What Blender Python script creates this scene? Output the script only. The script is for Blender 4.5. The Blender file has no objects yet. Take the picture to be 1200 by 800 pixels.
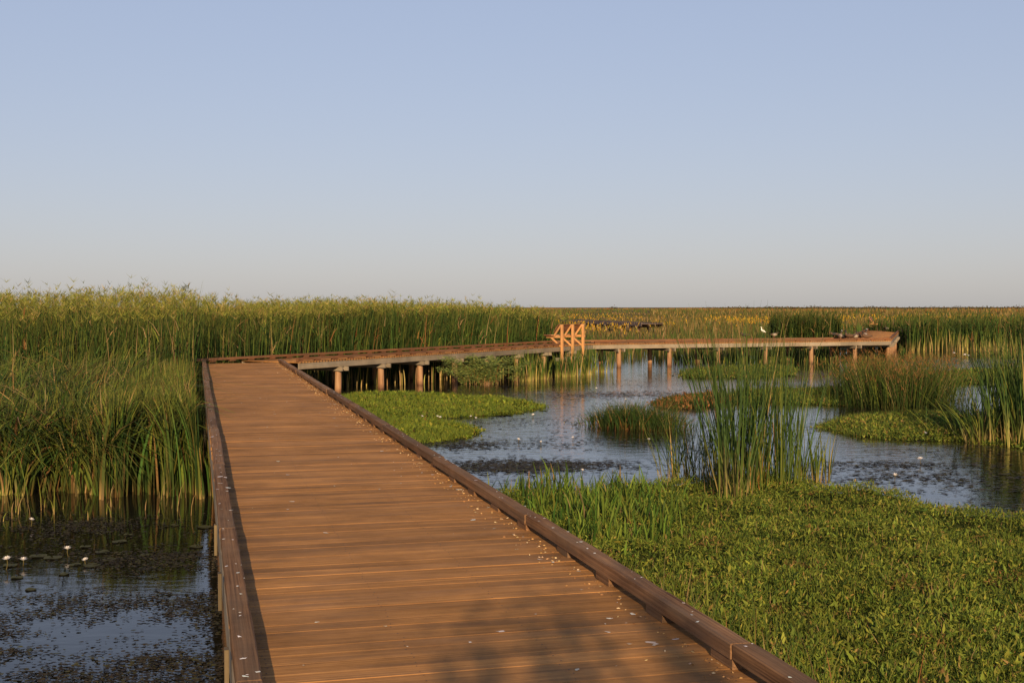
import bpy, bmesh, math, random
import numpy as np
from mathutils import Vector, Matrix

random.seed(7)
rng = np.random.default_rng(11)
scn = bpy.context.scene
C = scn.collection

# ------------------------------------------------------------------ camera
FPX = 1420.0                      # focal length in pixels of the 1200 px wide photograph
CAM_Z = 2.75                      # above the water
PITCH = math.atan(40 / FPX)
cam_d = bpy.data.cameras.new('camera')
cam_d.sensor_width = 36.0
cam_d.lens = FPX / 1200 * 36
cam_d.clip_start = 0.05
cam_d.clip_end = 20000
cam = bpy.data.objects.new('camera', cam_d)
C.objects.link(cam)
cam.location = (0, 0, CAM_Z)
cam.rotation_euler = (math.pi / 2 - PITCH, 0, 0)
scn.camera = cam

# ------------------------------------------------------------------ sky and sun
SUN_EL = math.radians(17.2)
SUN_AZ = math.radians(180 - 3.0)  # clockwise from +Y
S = Vector((math.sin(SUN_AZ) * math.cos(SUN_EL), math.cos(SUN_AZ) * math.cos(SUN_EL), math.sin(SUN_EL)))
world = bpy.data.worlds.new('World')
scn.world = world
world.use_nodes = True
wn = world.node_tree
for n_ in list(wn.nodes):
    wn.nodes.remove(n_)
sky = wn.nodes.new('ShaderNodeTexSky')
sky.sky_type = 'NISHITA'
sky.sun_disc = False
sky.sun_elevation = SUN_EL
sky.sun_rotation = SUN_AZ
sky.air_density = 1.35
sky.dust_density = 0.62
sky.ozone_density = 1.0
bg = wn.nodes.new('ShaderNodeBackground')
bg.inputs['Strength'].default_value = 0.0707
wo = wn.nodes.new('ShaderNodeOutputWorld')
# the camera's tone curve and white balance, applied evenly to the whole sky
vm = wn.nodes.new('ShaderNodeVectorMath'); vm.operation = 'SCALE'; vm.inputs['Scale'].default_value = 0.1
gm = wn.nodes.new('ShaderNodeGamma'); gm.inputs['Gamma'].default_value = 0.40
wb = wn.nodes.new('ShaderNodeVectorMath'); wb.operation = 'MULTIPLY'; wb.inputs[1].default_value = (5.88, 6.27, 8.20)
wn.links.new(sky.outputs[0], vm.inputs[0])
wn.links.new(vm.outputs[0], gm.inputs[0])
wn.links.new(gm.outputs[0], wb.inputs[0])
wn.links.new(wb.outputs[0], bg.inputs[0])
wn.links.new(bg.outputs[0], wo.inputs[0])

sun_d = bpy.data.lights.new('sun', 'SUN')
sun_d.energy = 5.0
sun_d.angle = math.radians(0.53)
sun_d.color = (1.0, 0.73, 0.42)
sun = bpy.data.objects.new('sun', sun_d)
C.objects.link(sun)
sun.rotation_euler = S.to_track_quat('Z', 'Y').to_euler()
sun.location = S * 200

scn.view_settings.view_transform = 'Standard'
scn.view_settings.look = 'None'
scn.view_settings.exposure = 0.5
scn.view_settings.gamma = 1.0
scn.render.engine = 'CYCLES'
scn.render.resolution_x = 1024
scn.render.resolution_y = 682


# ------------------------------------------------------------------ helpers
def G(px, py, z=0.0):
    """point at height z that the photograph shows at pixel (px, py) of 1200 x 800"""
    cx, cy = (px - 600) / FPX, -(py - 400) / FPX
    d = Vector((cx, math.cos(PITCH) + cy * math.sin(PITCH), -math.sin(PITCH) + cy * math.cos(PITCH)))
    t = (z - CAM_Z) / d.z
    return Vector((d.x * t, d.y * t, z))


def tag(o, label=None, cat=None, group=None, kind=None):
    if label: o['label'] = label
    if cat: o['category'] = cat
    if group: o['group'] = group
    if kind: o['kind'] = kind
    return o


def empty(name, loc=(0, 0, 0), rz=0.0):
    o = bpy.data.objects.new(name, None)
    C.objects.link(o)
    o.location = loc
    o.rotation_euler = (0, 0, rz)
    return o


def link(name, me, mat=None, parent=None, loc=None, rz=None):
    o = bpy.data.objects.new(name, me)
    C.objects.link(o)
    if mat is not None and not me.materials:
        me.materials.append(mat)
    if parent is not None:
        o.parent = parent
    if loc is not None: o.location = loc
    if rz is not None: o.rotation_euler = (0, 0, rz)
    return o


def np_mesh(name, V, F, Cc=None, smooth=False):
    """V (n,3), F (m,3|4) arrays, Cc (n,3) point colours"""
    me = bpy.data.meshes.new(name)
    V = np.asarray(V, dtype=np.float32)
    F = np.asarray(F, dtype=np.int32)
    k = F.shape[1]
    me.vertices.add(len(V))
    me.vertices.foreach_set('co', V.ravel())
    me.loops.add(F.size)
    me.loops.foreach_set('vertex_index', F.ravel())
    me.polygons.add(len(F))
    me.polygons.foreach_set('loop_start', np.arange(0, F.size, k, dtype=np.int32))
    me.polygons.foreach_set('loop_total', np.full(len(F), k, dtype=np.int32))
    if smooth:
        me.polygons.foreach_set('use_smooth', np.ones(len(F), dtype=bool))
    if Cc is not None:
        a = me.color_attributes.new('col', 'FLOAT_COLOR', 'POINT')
        c4 = np.ones((len(V), 4), dtype=np.float32)
        c4[:, :3] = Cc
        a.data.foreach_set('color', c4.ravel())
    me.update()
    me.validate()
    return me


def join_parts(parts):
    Vs, Fs, Cs, n = [], [], [], 0
    for V, F, Cc in parts:
        Vs.append(V); Fs.append(F + n); Cs.append(Cc); n += len(V)
    return np.concatenate(Vs), np.concatenate(Fs), np.concatenate(Cs)


def vnoise(x, y, f=1.0, seed=0.0):
    """cheap smooth pseudo noise, about -1..1"""
    x = np.asarray(x) * f; y = np.asarray(y) * f
    return (np.sin(1.7 * x + 1.3 * y + seed) + np.sin(-1.1 * x + 2.3 * y + 2.1 * seed + 1.0)
            + np.sin(2.9 * x - 0.7 * y + 3.7 * seed) + np.sin(0.6 * x + 3.1 * y + 1.9 * seed + 4.0)) / 2.6


def in_poly(x, y, poly):
    P = np.asarray(poly)
    res = np.zeros(len(x), dtype=bool)
    j = len(P) - 1
    for i in range(len(P)):
        xi, yi = P[i]; xj, yj = P[j]
        c = ((yi > y) != (yj > y)) & (x < (xj - xi) * (y - yi) / (yj - yi + 1e-12) + xi)
        res ^= c
        j = i
    return res


def sample_poly(poly, n, near=0.0):
    """n points in a polygon; near > 0 puts more of them close to the viewer"""
    P = np.asarray(poly)
    lo, hi = P.min(0), P.max(0)
    out = np.zeros((0, 2))
    while len(out) < n:
        q = rng.uniform(lo, hi, (n * 2, 2))
        m = in_poly(q[:, 0], q[:, 1], P)
        if near:
            m &= rng.random(len(q)) < np.clip((max(lo[1], 1.0) / np.maximum(q[:, 1], 1.0)) ** near, 0, 1)
        out = np.concatenate([out, q[m]])
    return out[:n]


def pxpoly(pts, z=0.0):
    return [tuple(G(a, b, z)[:2]) for a, b in pts]


def mixc(a, b, t):
    a = np.asarray(a, dtype=float); b = np.asarray(b, dtype=float)
    t = np.asarray(t)[..., None]
    return a * (1 - t) + b * t


def blades(roots, H, W, az, bend, droop, cbase, cmid, ctip, segs=3, face=None, base_frac=0.18, lean=None):
    """roots (n,3). Returns V, F, colours of tapered ribbons that rise, lean and droop."""
    n = len(roots)
    H = np.broadcast_to(H, n); W = np.broadcast_to(W, n)
    az = np.broadcast_to(az, n); bend = np.broadcast_to(bend, n); droop = np.broadcast_to(droop, n)
    lean = np.zeros(n) if lean is None else np.broadcast_to(lean, n)
    if face is None:
        face = rng.uniform(0, math.pi, n)
    cbase = np.broadcast_to(cbase, (n, 3)); cmid = np.broadcast_to(cmid, (n, 3)); ctip = np.broadcast_to(ctip, (n, 3))
    s = np.linspace(0, 1, segs + 1)
    hor = H[:, None] * (lean[:, None] * s + bend[:, None] * s ** 2)
    zz = H[:, None] * (s - droop[:, None] * s ** 3)
    cx = roots[:, 0:1] + np.cos(az)[:, None] * hor
    cy = roots[:, 1:2] + np.sin(az)[:, None] * hor
    cz = roots[:, 2:3] + zz
    wp = W[:, None] * 0.5 * (1 - 0.9 * s ** 2.2) * (0.75 + 0.25 * np.sin(np.minimum(s * 3, 1) * 1.57))
    sx = np.cos(face)[:, None] * wp; sy = np.sin(face)[:, None] * wp
    V = np.stack([np.stack([cx - sx, cy - sy, cz], -1), np.stack([cx + sx, cy + sy, cz], -1)], 2)  # n,S+1,2,3
    tb = np.clip(s / base_frac, 0, 1)
    tt = np.clip((s - 0.55) / 0.45, 0, 1) ** 1.5
    col = cbase[:, None, :] * (1 - tb)[None, :, None] + cmid[:, None, :] * tb[None, :, None]
    col = col * (1 - tt)[None, :, None] + ctip[:, None, :] * tt[None, :, None]
    col = np.repeat(col[:, :, None, :], 2, axis=2)
    k = (segs + 1) * 2
    base = (np.arange(n) * k)[:, None]
    q = np.array([[2 * i, 2 * i + 1, 2 * i + 3, 2 * i + 2] for i in range(segs)])
    F = (base[:, :, None] + q[None]).reshape(-1, 4)
    return V.reshape(-1, 3), F, col.reshape(-1, 3)


def leaves(P, L, Wd, colr, up=0.5):
    """folded diamond leaves at P (n,3), random orientation; up 0..1 leans the axis upwards"""
    n = len(P)
    a = rng.uniform(0, 2 * math.pi, n)
    el = rng.uniform(-0.2, 1.0, n) * up * 1.4
    ax = np.stack([np.cos(a) * np.cos(el), np.sin(a) * np.cos(el), np.sin(el)], -1)
    rr = rng.normal(size=(n, 3)); rr[:, 2] *= 0.6
    sd = np.cross(ax, rr); sd /= np.linalg.norm(sd, axis=1)[:, None] + 1e-9
    L = np.broadcast_to(L, n)[:, None]; Wd = np.broadcast_to(Wd, n)[:, None]
    nrm = np.cross(ax, sd)
    v0 = P
    v1 = P + ax * L * 0.5 + sd * Wd * 0.5 + nrm * Wd * 0.15
    v2 = P + ax * L
    v3 = P + ax * L * 0.5 - sd * Wd * 0.5 + nrm * Wd * 0.15
    V = np.stack([v0, v1, v2, v3], 1).reshape(-1, 3)
    F = np.arange(n * 4).reshape(-1, 4)
    return V, F, np.repeat(colr, 4, axis=0)


def pick(cols, w, n, jit=0.18):
    cols = np.asarray(cols); w = np.asarray(w, dtype=float); w /= w.sum()
    c = cols[rng.choice(len(cols), n, p=w)]
    return c * rng.uniform(1 - jit, 1 + jit, (n, 1)) * rng.uniform(1 - jit * .4, 1 + jit * .4, (n, 3))


# ------------------------------------------------------------------ materials
def new_mat(name):
    m = bpy.data.materials.new(name)
    m.use_nodes = True
    nt = m.node_tree
    b = nt.nodes['Principled BSDF']
    return m, nt, b


def N(nt, typ, **kw):
    n = nt.nodes.new(typ)
    for k, v in kw.items():
        if k in ('operation', 'blend_type', 'data_type', 'feature', 'noise_dimensions', 'wave_type', 'bands_direction', 'attribute_name'):
            setattr(n, k, v)
        else:
            n.inputs[k].default_value = v
    return n


def ramp(nt, fac, stops):
    r = nt.nodes.new('ShaderNodeValToRGB')
    while len(r.color_ramp.elements) < len(stops):
        r.color_ramp.elements.new(0.5)
    for e, (p, c) in zip(r.color_ramp.elements, stops):
        e.position = p
        e.color = (*c, 1) if len(c) == 3 else c
    nt.links.new(fac, r.inputs[0])
    return r


def leaf_mat(name, trans=0.22, rough=0.55):
    m, nt, b = new_mat(name)
    at = N(nt, 'ShaderNodeAttribute', attribute_name='col')
    nt.links.new(at.outputs['Color'], b.inputs['Base Color'])
    b.inputs['Roughness'].default_value = rough
    b.inputs['Specular IOR Level'].default_value = 0.05
    tr = nt.nodes.new('ShaderNodeBsdfTranslucent')
    nt.links.new(at.outputs['Color'], tr.inputs['Color'])
    mx = nt.nodes.new('ShaderNodeMixShader')
    mx.inputs[0].default_value = trans
    out = nt.nodes['Material Output']
    nt.links.new(b.outputs[0], mx.inputs[1])
    nt.links.new(tr.outputs[0], mx.inputs[2])
    nt.links.new(mx.outputs[0], out.inputs[0])
    return m


def attr_mat(name, rough=0.7, spec=0.3):
    m, nt, b = new_mat(name)
    at = N(nt, 'ShaderNodeAttribute', attribute_name='col')
    nt.links.new(at.outputs['Color'], b.inputs['Base Color'])
    b.inputs['Roughness'].default_value = rough
    b.inputs['Specular IOR Level'].default_value = spec
    return m


def wood_mat(name, ca, cb, cc, rough=0.72, grain=1.0, groove=0.0, spec=0.3, tone=0.2, bump=0.45):
    """timber whose grain runs along the piece's own X axis; every piece gets its own tone and offset"""
    m, nt, b = new_mat(name)
    L = nt.links.new
    tc = nt.nodes.new('ShaderNodeTexCoord')
    oi = nt.nodes.new('ShaderNodeObjectInfo')
    sc = N(nt, 'ShaderNodeMath', operation='MULTIPLY'); sc.inputs[1].default_value = 57.0
    L(oi.outputs['Random'], sc.inputs[0])
    add = N(nt, 'ShaderNodeVectorMath', operation='ADD')
    L(tc.outputs['Object'], add.inputs[0]); L(sc.outputs[0], add.inputs[1])
    mp = nt.nodes.new('ShaderNodeMapping')
    mp.inputs['Scale'].default_value = (1.6 * grain, 46, 46)
    L(add.outputs[0], mp.inputs[0])
    n1 = N(nt, 'ShaderNodeTexNoise', Scale=1.0, Detail=5.0, Roughness=0.65)
    L(mp.outputs[0], n1.inputs['Vector'])
    mp2 = nt.nodes.new('ShaderNodeMapping')
    mp2.inputs['Scale'].default_value = (0.9, 5, 5)
    L(add.outputs[0], mp2.inputs[0])
    n2 = N(nt, 'ShaderNodeTexNoise', Scale=1.0, Detail=3.0, Roughness=0.6)
    L(mp2.outputs[0], n2.inputs['Vector'])
    geo = nt.nodes.new('ShaderNodeNewGeometry')
    n3 = N(nt, 'ShaderNodeTexNoise', Scale=1.2, Detail=7.0, Roughness=0.72)
    L(geo.outputs['Position'], n3.inputs['Vector'])
    mp4 = nt.nodes.new('ShaderNodeMapping')
    mp4.inputs['Scale'].default_value = (0.55, 105, 105)
    L(add.outputs[0], mp4.inputs[0])
    n4 = N(nt, 'ShaderNodeTexNoise', Scale=1.0, Detail=3.0, Roughness=0.6)
    L(mp4.outputs[0], n4.inputs['Vector'])
    gm_ = N(nt, 'ShaderNodeMath', operation='MULTIPLY_ADD'); gm_.inputs[1].default_value = 0.55
    L(n4.outputs[0], gm_.inputs[0])
    gh = N(nt, 'ShaderNodeMath', operation='MULTIPLY'); gh.inputs[1].default_value = 0.45
    L(n1.outputs[0], gh.inputs[0]); L(gh.outputs[0], gm_.inputs[2])
    r1 = ramp(nt, gm_.outputs[0], [(0.34, cb), (0.60, ca)])
    r2 = ramp(nt, n2.outputs[0], [(0.40, (0, 0, 0)), (0.70, (1, 1, 1))])
    mx = N(nt, 'ShaderNodeMix', data_type='RGBA')
    mf = N(nt, 'ShaderNodeMath', operation='MULTIPLY'); mf.inputs[1].default_value = 0.85
    L(r2.outputs[0], mf.inputs[0]); L(mf.outputs[0], mx.inputs[0])
    L(r1.outputs[0], mx.inputs[6]); mx.inputs[7].default_value = (*cc, 1)
    # tone of the piece and broad weathering
    mr = N(nt, 'ShaderNodeMapRange'); mr.inputs['To Min'].default_value = 1 - tone; mr.inputs['To Max'].default_value = 1 + tone
    L(oi.outputs['Random'], mr.inputs['Value'])
    mr3 = N(nt, 'ShaderNodeMapRange'); mr3.inputs['From Min'].default_value = 0.3; mr3.inputs['From Max'].default_value = 0.7
    mr3.inputs['To Min'].default_value = 0.68; mr3.inputs['To Max'].default_value = 1.22
    L(n3.outputs[0], mr3.inputs['Value'])
    mm = N(nt, 'ShaderNodeMath', operation='MULTIPLY'); L(mr.outputs[0], mm.inputs[0]); L(mr3.outputs[0], mm.inputs[1])
    vs = N(nt, 'ShaderNodeVectorMath', operation='SCALE')
    L(mx.outputs[2], vs.inputs[0]); L(mm.outputs[0], vs.inputs['Scale'])
    L(vs.outputs[0], b.inputs['Base Color'])
    b.inputs['Roughness'].default_value = rough
    b.inputs['Specular IOR Level'].default_value = spec
    bp = N(nt, 'ShaderNodeBump', Strength=bump, Distance=0.004)
    if groove:
        sx = nt.nodes.new('ShaderNodeSeparateXYZ'); L(tc.outputs['Object'], sx.inputs[0])
        fr = N(nt, 'ShaderNodeMath', operation='MULTIPLY'); fr.inputs[1].default_value = 2 * math.pi / groove
        L(sx.outputs[1], fr.inputs[0])
        sn = N(nt, 'ShaderNodeMath', operation='SINE'); L(fr.outputs[0], sn.inputs[0])
        ad = N(nt, 'ShaderNodeMath', operation='MULTIPLY_ADD'); ad.inputs[1].default_value = 0.35
        L(sn.outputs[0], ad.inputs[0]); L(n1.outputs[0], ad.inputs[2])
        L(ad.outputs[0], bp.inputs['Height'])
    else:
        L(n1.outputs[0], bp.inputs['Height'])
    L(bp.outputs[0], b.inputs['Normal'])
    return m


M_DECK = wood_mat('deck_timber', (0.46, 0.222, 0.074), (0.20, 0.090, 0.031), (0.20, 0.108, 0.053), groove=0.0175, rough=0.88, spec=0.06, tone=0.13, bump=0.22)
M_KERB = wood_mat('kerb_timber', (0.24, 0.128, 0.064), (0.065, 0.032, 0.019), (0.16, 0.105, 0.066), grain=0.7, rough=0.9, spec=0.06, bump=0.9)
M_KERB_RED = wood_mat('kerb_red_timber', (0.20, 0.085, 0.038), (0.085, 0.036, 0.018), (0.14, 0.085, 0.05), grain=0.7, rough=0.85, spec=0.1)
M_FASCIA = wood_mat('grey_timber', (0.26, 0.205, 0.14), (0.13, 0.098, 0.068), (0.21, 0.18, 0.14), grain=0.5, rough=0.8)
M_BATTEN = wood_mat('pale_timber', (0.15, 0.11, 0.055), (0.07, 0.05, 0.028), (0.11, 0.08, 0.045), grain=0.5)
M_BENCH = wood_mat('fresh_orange_timber', (0.54, 0.27, 0.10), (0.36, 0.165, 0.06), (0.44, 0.24, 0.11), grain=0.6)
M_BENCHD = wood_mat('red_bench_timber', (0.22, 0.085, 0.035), (0.13, 0.05, 0.024), (0.18, 0.09, 0.05), grain=0.6)
M_DARKWOOD = wood_mat('dark_timber', (0.17, 0.115, 0.085), (0.085, 0.058, 0.045), (0.14, 0.10, 0.08), grain=0.6)


def pile_mat():
    m, nt, b = new_mat('pile_timber')
    L = nt.links.new
    geo = nt.nodes.new('ShaderNodeNewGeometry')
    sx = nt.nodes.new('ShaderNodeSeparateXYZ'); L(geo.outputs['Position'], sx.inputs[0])
    mp = nt.nodes.new('ShaderNodeMapping'); mp.inputs['Scale'].default_value = (22, 22, 1.4)
    L(geo.outputs['Position'], mp.inputs[0])
    n1 = N(nt, 'ShaderNodeTexNoise', Scale=1.0, Detail=5.0, Roughness=0.65); L(mp.outputs[0], n1.inputs['Vector'])
    r1 = ramp(nt, n1.outputs[0], [(0.3, (0.15, 0.068, 0.03)), (0.52, (0.29, 0.160, 0.078)), (0.75, (0.35, 0.27, 0.18))])
    # tide line: wet dark foot, pale dry top
    ad = N(nt, 'ShaderNodeMath', operation='MULTIPLY_ADD'); ad.inputs[1].default_value = 0.25
    L(n1.outputs[0], ad.inputs[0]); L(sx.outputs[2], ad.inputs[2])
    r2 = ramp(nt, ad.outputs[0], [(0.10, (0.30, 0.20, 0.15)), (0.30, (1, 0.92, 0.85)), (0.85, (1, 1, 1))])
    mx = N(nt, 'ShaderNodeMix', data_type='RGBA', blend_type='MULTIPLY'); mx.inputs[0].default_value = 1
    L(r1.outputs[0], mx.inputs[6]); L(r2.outputs[0], mx.inputs[7])
    L(mx.outputs[2], b.inputs['Base Color'])
    b.inputs['Roughness'].default_value = 0.75
    bp = N(nt, 'ShaderNodeBump', Strength=0.6, Distance=0.01); L(n1.outputs[0], bp.inputs['Height'])
    L(bp.outputs[0], b.inputs['Normal'])
    return m


M_PILE = pile_mat()
M_REED = leaf_mat('reed_leaf', 0.20, 0.7)
M_MAT = leaf_mat('mat_leaf', 0.25, 0.55)
M_FAR = leaf_mat('marsh_leaf', 0.15, 0.7)
M_PETAL = leaf_mat('petal', 0.3, 0.6)
M_DROP = attr_mat('dropping', 0.8, 0.2)
M_BIRD = attr_mat('plumage', 0.75, 0.25)
M_PAD = attr_mat('floating_leaf', 0.7, 0.15)


def water_mat():
    m, nt, b = new_mat('pond_water')
    L = nt.links.new
    geo = nt.nodes.new('ShaderNodeNewGeometry')
    b.inputs['Base Color'].default_value = (0.012, 0.011, 0.007, 1)
    b.inputs['Roughness'].default_value = 0.04
    b.inputs['IOR'].default_value = 1.333
    mp = nt.nodes.new('ShaderNodeMapping'); mp.inputs['Scale'].default_value = (2.2, 5.2, 1)
    mp.inputs['Rotation'].default_value = (0, 0, math.radians(12))
    L(geo.outputs['Position'], mp.inputs[0])
    n1 = N(nt, 'ShaderNodeTexNoise', Scale=1.0, Detail=4.0, Roughness=0.55, Distortion=0.4)
    L(mp.outputs[0], n1.inputs['Vector'])
    # calm behind the reeds on the west side, breeze on the open pond
    n2 = N(nt, 'ShaderNodeTexNoise', Scale=0.10, Detail=2.0); L(geo.outputs['Position'], n2.inputs['Vector'])
    sx = nt.nodes.new('ShaderNodeSeparateXYZ'); L(geo.outputs['Position'], sx.inputs[0])
    mr = N(nt, 'ShaderNodeMapRange'); mr.inputs['From Min'].default_value = -4.5; mr.inputs['From Max'].default_value = 0.5
    mr.inputs['To Min'].default_value = 0.10; mr.inputs['To Max'].default_value = 0.34
    L(sx.outputs[0], mr.inputs['Value'])
    r2 = ramp(nt, n2.outputs[0], [(0.35, (0.35, 0.35, 0.35)), (0.6, (1, 1, 1))])
    mu = N(nt, 'ShaderNodeMath', operation='MULTIPLY'); L(mr.outputs[0], mu.inputs[0]); L(r2.outputs[0], mu.inputs[1])
    bp = N(nt, 'ShaderNodeBump', Distance=0.035)
    L(mu.outputs[0], bp.inputs['Strength']); L(n1.outputs[0], bp.inputs['Height'])
    L(bp.outputs[0], b.inputs['Normal'])
    return m


def ground_mat():
    m, nt, b = new_mat('marsh_soil')
    L = nt.links.new
    geo = nt.nodes.new('ShaderNodeNewGeometry')
    mp = nt.nodes.new('ShaderNodeMapping'); mp.inputs['Scale'].default_value = (1, 0.35, 1)
    L(geo.outputs['Position'], mp.inputs[0])
    n1 = N(nt, 'ShaderNodeTexNoise', Scale=0.018, Detail=5.0, Roughness=0.6); L(mp.outputs[0], n1.inputs['Vector'])
    n2 = N(nt, 'ShaderNodeTexNoise', Scale=0.9, Detail=6.0, Roughness=0.7); L(mp.outputs[0], n2.inputs['Vector'])
    r1 = ramp(nt, n1.outputs[0], [(0.34, (0.045, 0.055, 0.018)), (0.46, (0.11, 0.08, 0.022)), (0.55, (0.19, 0.095, 0.022)), (0.66, (0.09, 0.065, 0.02))])
    r2 = ramp(nt, n2.outputs[0], [(0.3, (0.6, 0.6, 0.6)), (0.7, (1.15, 1.15, 1.1))])
    mx = N(nt, 'ShaderNodeMix', data_type='RGBA', blend_type='MULTIPLY'); mx.inputs[0].default_value = 1
    L(r1.outputs[0], mx.inputs[6]); L(r2.outputs[0], mx.inputs[7])
    L(mx.outputs[2], b.inputs['Base Color'])
    b.inputs['Roughness'].default_value = 0.95
    b.inputs['Specular IOR Level'].default_value = 0.1
    return m


def mud_mat():
    m, nt, b = new_mat('root_mat')
    L = nt.links.new
    geo = nt.nodes.new('ShaderNodeNewGeometry')
    n2 = N(nt, 'ShaderNodeTexNoise', Scale=9.0, Detail=6.0, Roughness=0.7); L(geo.outputs['Position'], n2.inputs['Vector'])
    r2 = ramp(nt, n2.outputs[0], [(0.3, (0.020, 0.024, 0.007)), (0.7, (0.045, 0.055, 0.014))])
    L(r2.outputs[0], b.inputs['Base Color'])
    b.inputs['Roughness'].default_value = 0.95
    b.inputs['Specular IOR Level'].default_value = 0.0
    return m


M_WATER, M_GROUND, M_MUD = water_mat(), ground_mat(), mud_mat()

# ------------------------------------------------------------------ ground and water
ys = np.concatenate([np.arange(-40, 120, 4.0), np.geomspace(120, 9000, 70)])
us = np.linspace(-1, 1, 121)
gx, gy, gz = [], [], []
for y in ys:
    half = 60 + max(y, 0) * 1.3
    x = us * half
    edge = np.where(x > 22, 84.0, 68.0) + 3 * np.sin(x * 0.35) + 2 * np.sin(x * 0.9 + 1)
    rise = np.clip((y - edge) / 4.0, 0, 1)
    z = -0.55 + rise * 0.70
    far = np.clip((y - 200) / 250, 0, 1)
    z = z + far * (1.15 + 0.22 * vnoise(x, y + 0 * x, 0.05, 1.0) * np.clip(900 / max(y, 1), 0, 1))
    gx.append(x); gy.append(np.full_like(x, y)); gz.append(z)
V = np.stack([np.array(gx), np.array(gy), np.array(gz)], -1)
nr, nc = V.shape[:2]
idx = np.arange(nr * nc).reshape(nr, nc)
F = np.stack([idx[:-1, :-1], idx[:-1, 1:], idx[1:, 1:], idx[1:, :-1]], -1).reshape(-1, 4)
tag(link('ground', np_mesh('ground', V.reshape(-1, 3), F, smooth=True), M_GROUND), kind='structure')
wv = np.array([[-200, -60, 0], [200, -60, 0], [200, 105, 0], [-200, 105, 0]], dtype=float)
tag(link('pond_water', np_mesh('pond_water', wv, [[0, 1, 2, 3]]), M_WATER), kind='structure')

# ------------------------------------------------------------------ boardwalk
DECK = 1.08
PITCH_B, BW, BT = 0.145, 0.1432, 0.038


def box_mesh(name, lx, ly, lz, bev=0.004, mat=None, jitter=0.0):
    bm = bmesh.new()
    bmesh.ops.create_cube(bm, size=1.0)
    for v in bm.verts:
        v.co = Vector((v.co.x * lx, v.co.y * ly, v.co.z * lz))
    if bev:
        bmesh.ops.bevel(bm, geom=[e for e in bm.edges if abs((e.verts[0].co - e.verts[1].co).normalized().x) > 0.9],
                        offset=bev, segments=2, affect='EDGES', profile=0.6)
    me = bpy.data.meshes.new(name)
    bm.to_mesh(me); bm.free()
    if mat: me.materials.append(mat)
    return me


def beam(name, p, q, w, h, mat, parent, bev=0.006, roll=0.0):
    """square timber from p to q (centre line), its X axis along the length; coordinates in the parent's space"""
    p, q = Vector(p), Vector(q)
    me = box_mesh(name, (q - p).length, w, h, bev, mat)
    o = bpy.data.objects.new(name, me)
    C.objects.link(o)
    o.parent = parent
    x = (q - p).normalized()
    zc = Vector((0, 0, 1)) if abs(x.z) < 0.95 else Vector((0, 1, 0))
    y = zc.cross(x).normalized()
    z = x.cross(y)
    mrot = Matrix((x, y, z)).transposed().to_4x4() @ Matrix.Rotation(roll, 4, 'X')
    o.matrix_local = Matrix.Translation((p + q) / 2) @ mrot
    return o


def rough_beam(name, p, q, w, h, mat, parent):
    p, q = Vector(p), Vector(q)
    ln = (q - p).length
    k = max(6, int(ln / 0.16))
    prof = [(-w / 2, -h / 2), (w / 2, -h / 2), (w / 2, h / 2 - .006), (w / 2 - .007, h / 2), (-w / 2 + .007, h / 2), (-w / 2, h / 2 - .006)]
    m = len(prof)
    V, F = [], []
    wb = random.uniform(-.004, .004)
    for i in range(k + 1):
        t = i / k
        bow = wb * math.sin(math.pi * t)
        for (a, b_) in prof:
            V.append((ln * (t - .5), a + bow + random.gauss(0, .0012), b_ + (random.gauss(0, .0012) if b_ > 0 else 0)))
    for i in range(k):
        for a in range(m):
            F.append((i * m + a, (i + 1) * m + a, (i + 1) * m + (a + 1) % m, i * m + (a + 1) % m))
    me = bpy.data.meshes.new(name)
    me.from_pydata(V, [], F + [tuple(range(m)), tuple(range(len(V) - 1, len(V) - m - 1, -1))])
    me.materials.append(mat)
    o = bpy.data.objects.new(name, me)
    C.objects.link(o); o.parent = parent
    o.location = (p + q) / 2
    o.rotation_euler = (random.gauss(0, .008), 0, math.atan2(q.y - p.y, q.x - p.x))
    return o


PILE_ME = {}


def pile_mesh(h, r=0.108):
    key = (round(h, 2), r)
    if key not in PILE_ME:
        k, rings = 14, 6
        V, F = [], []
        for i in range(rings + 1):
            z = -0.6 + (h + 0.6) * i / rings
            rr = r * (1.03 - 0.06 * i / rings) * (1 + 0.015 * math.sin(i * 2.1))
            for a in range(k):
                t = 2 * math.pi * a / k
                V.append((rr * math.cos(t) * (1 + .02 * math.sin(3 * t + i)), rr * math.sin(t), z))
        for i in range(rings):
            for a in range(k):
                F.append((i * k + a, i * k + (a + 1) % k, (i + 1) * k + (a + 1) % k, (i + 1) * k + a))
        me = np_mesh('pile', V, F, smooth=True)
        me.materials.append(M_PILE)
        PILE_ME[key] = me
    return PILE_ME[key]


class Run:
    """one straight run: origin o (ground), direction d (unit, plan), right normal n, width w.
    Local x = along, y = to the LEFT of d, z up; the run's own Empty sits at its start."""

    def __init__(self, o, d, w, length):
        self.o = Vector((o[0], o[1], 0)); self.d = Vector((d[0], d[1], 0)).normalized()
        self.w, self.length = w, length
        self.rz = math.atan2(self.d.y, self.d.x)
        self.left = Vector((-self.d.y, self.d.x, 0))

    def world(self, x, y, z=0):
        return self.o + self.d * x + self.left * y + Vector((0, 0, z))


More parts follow.
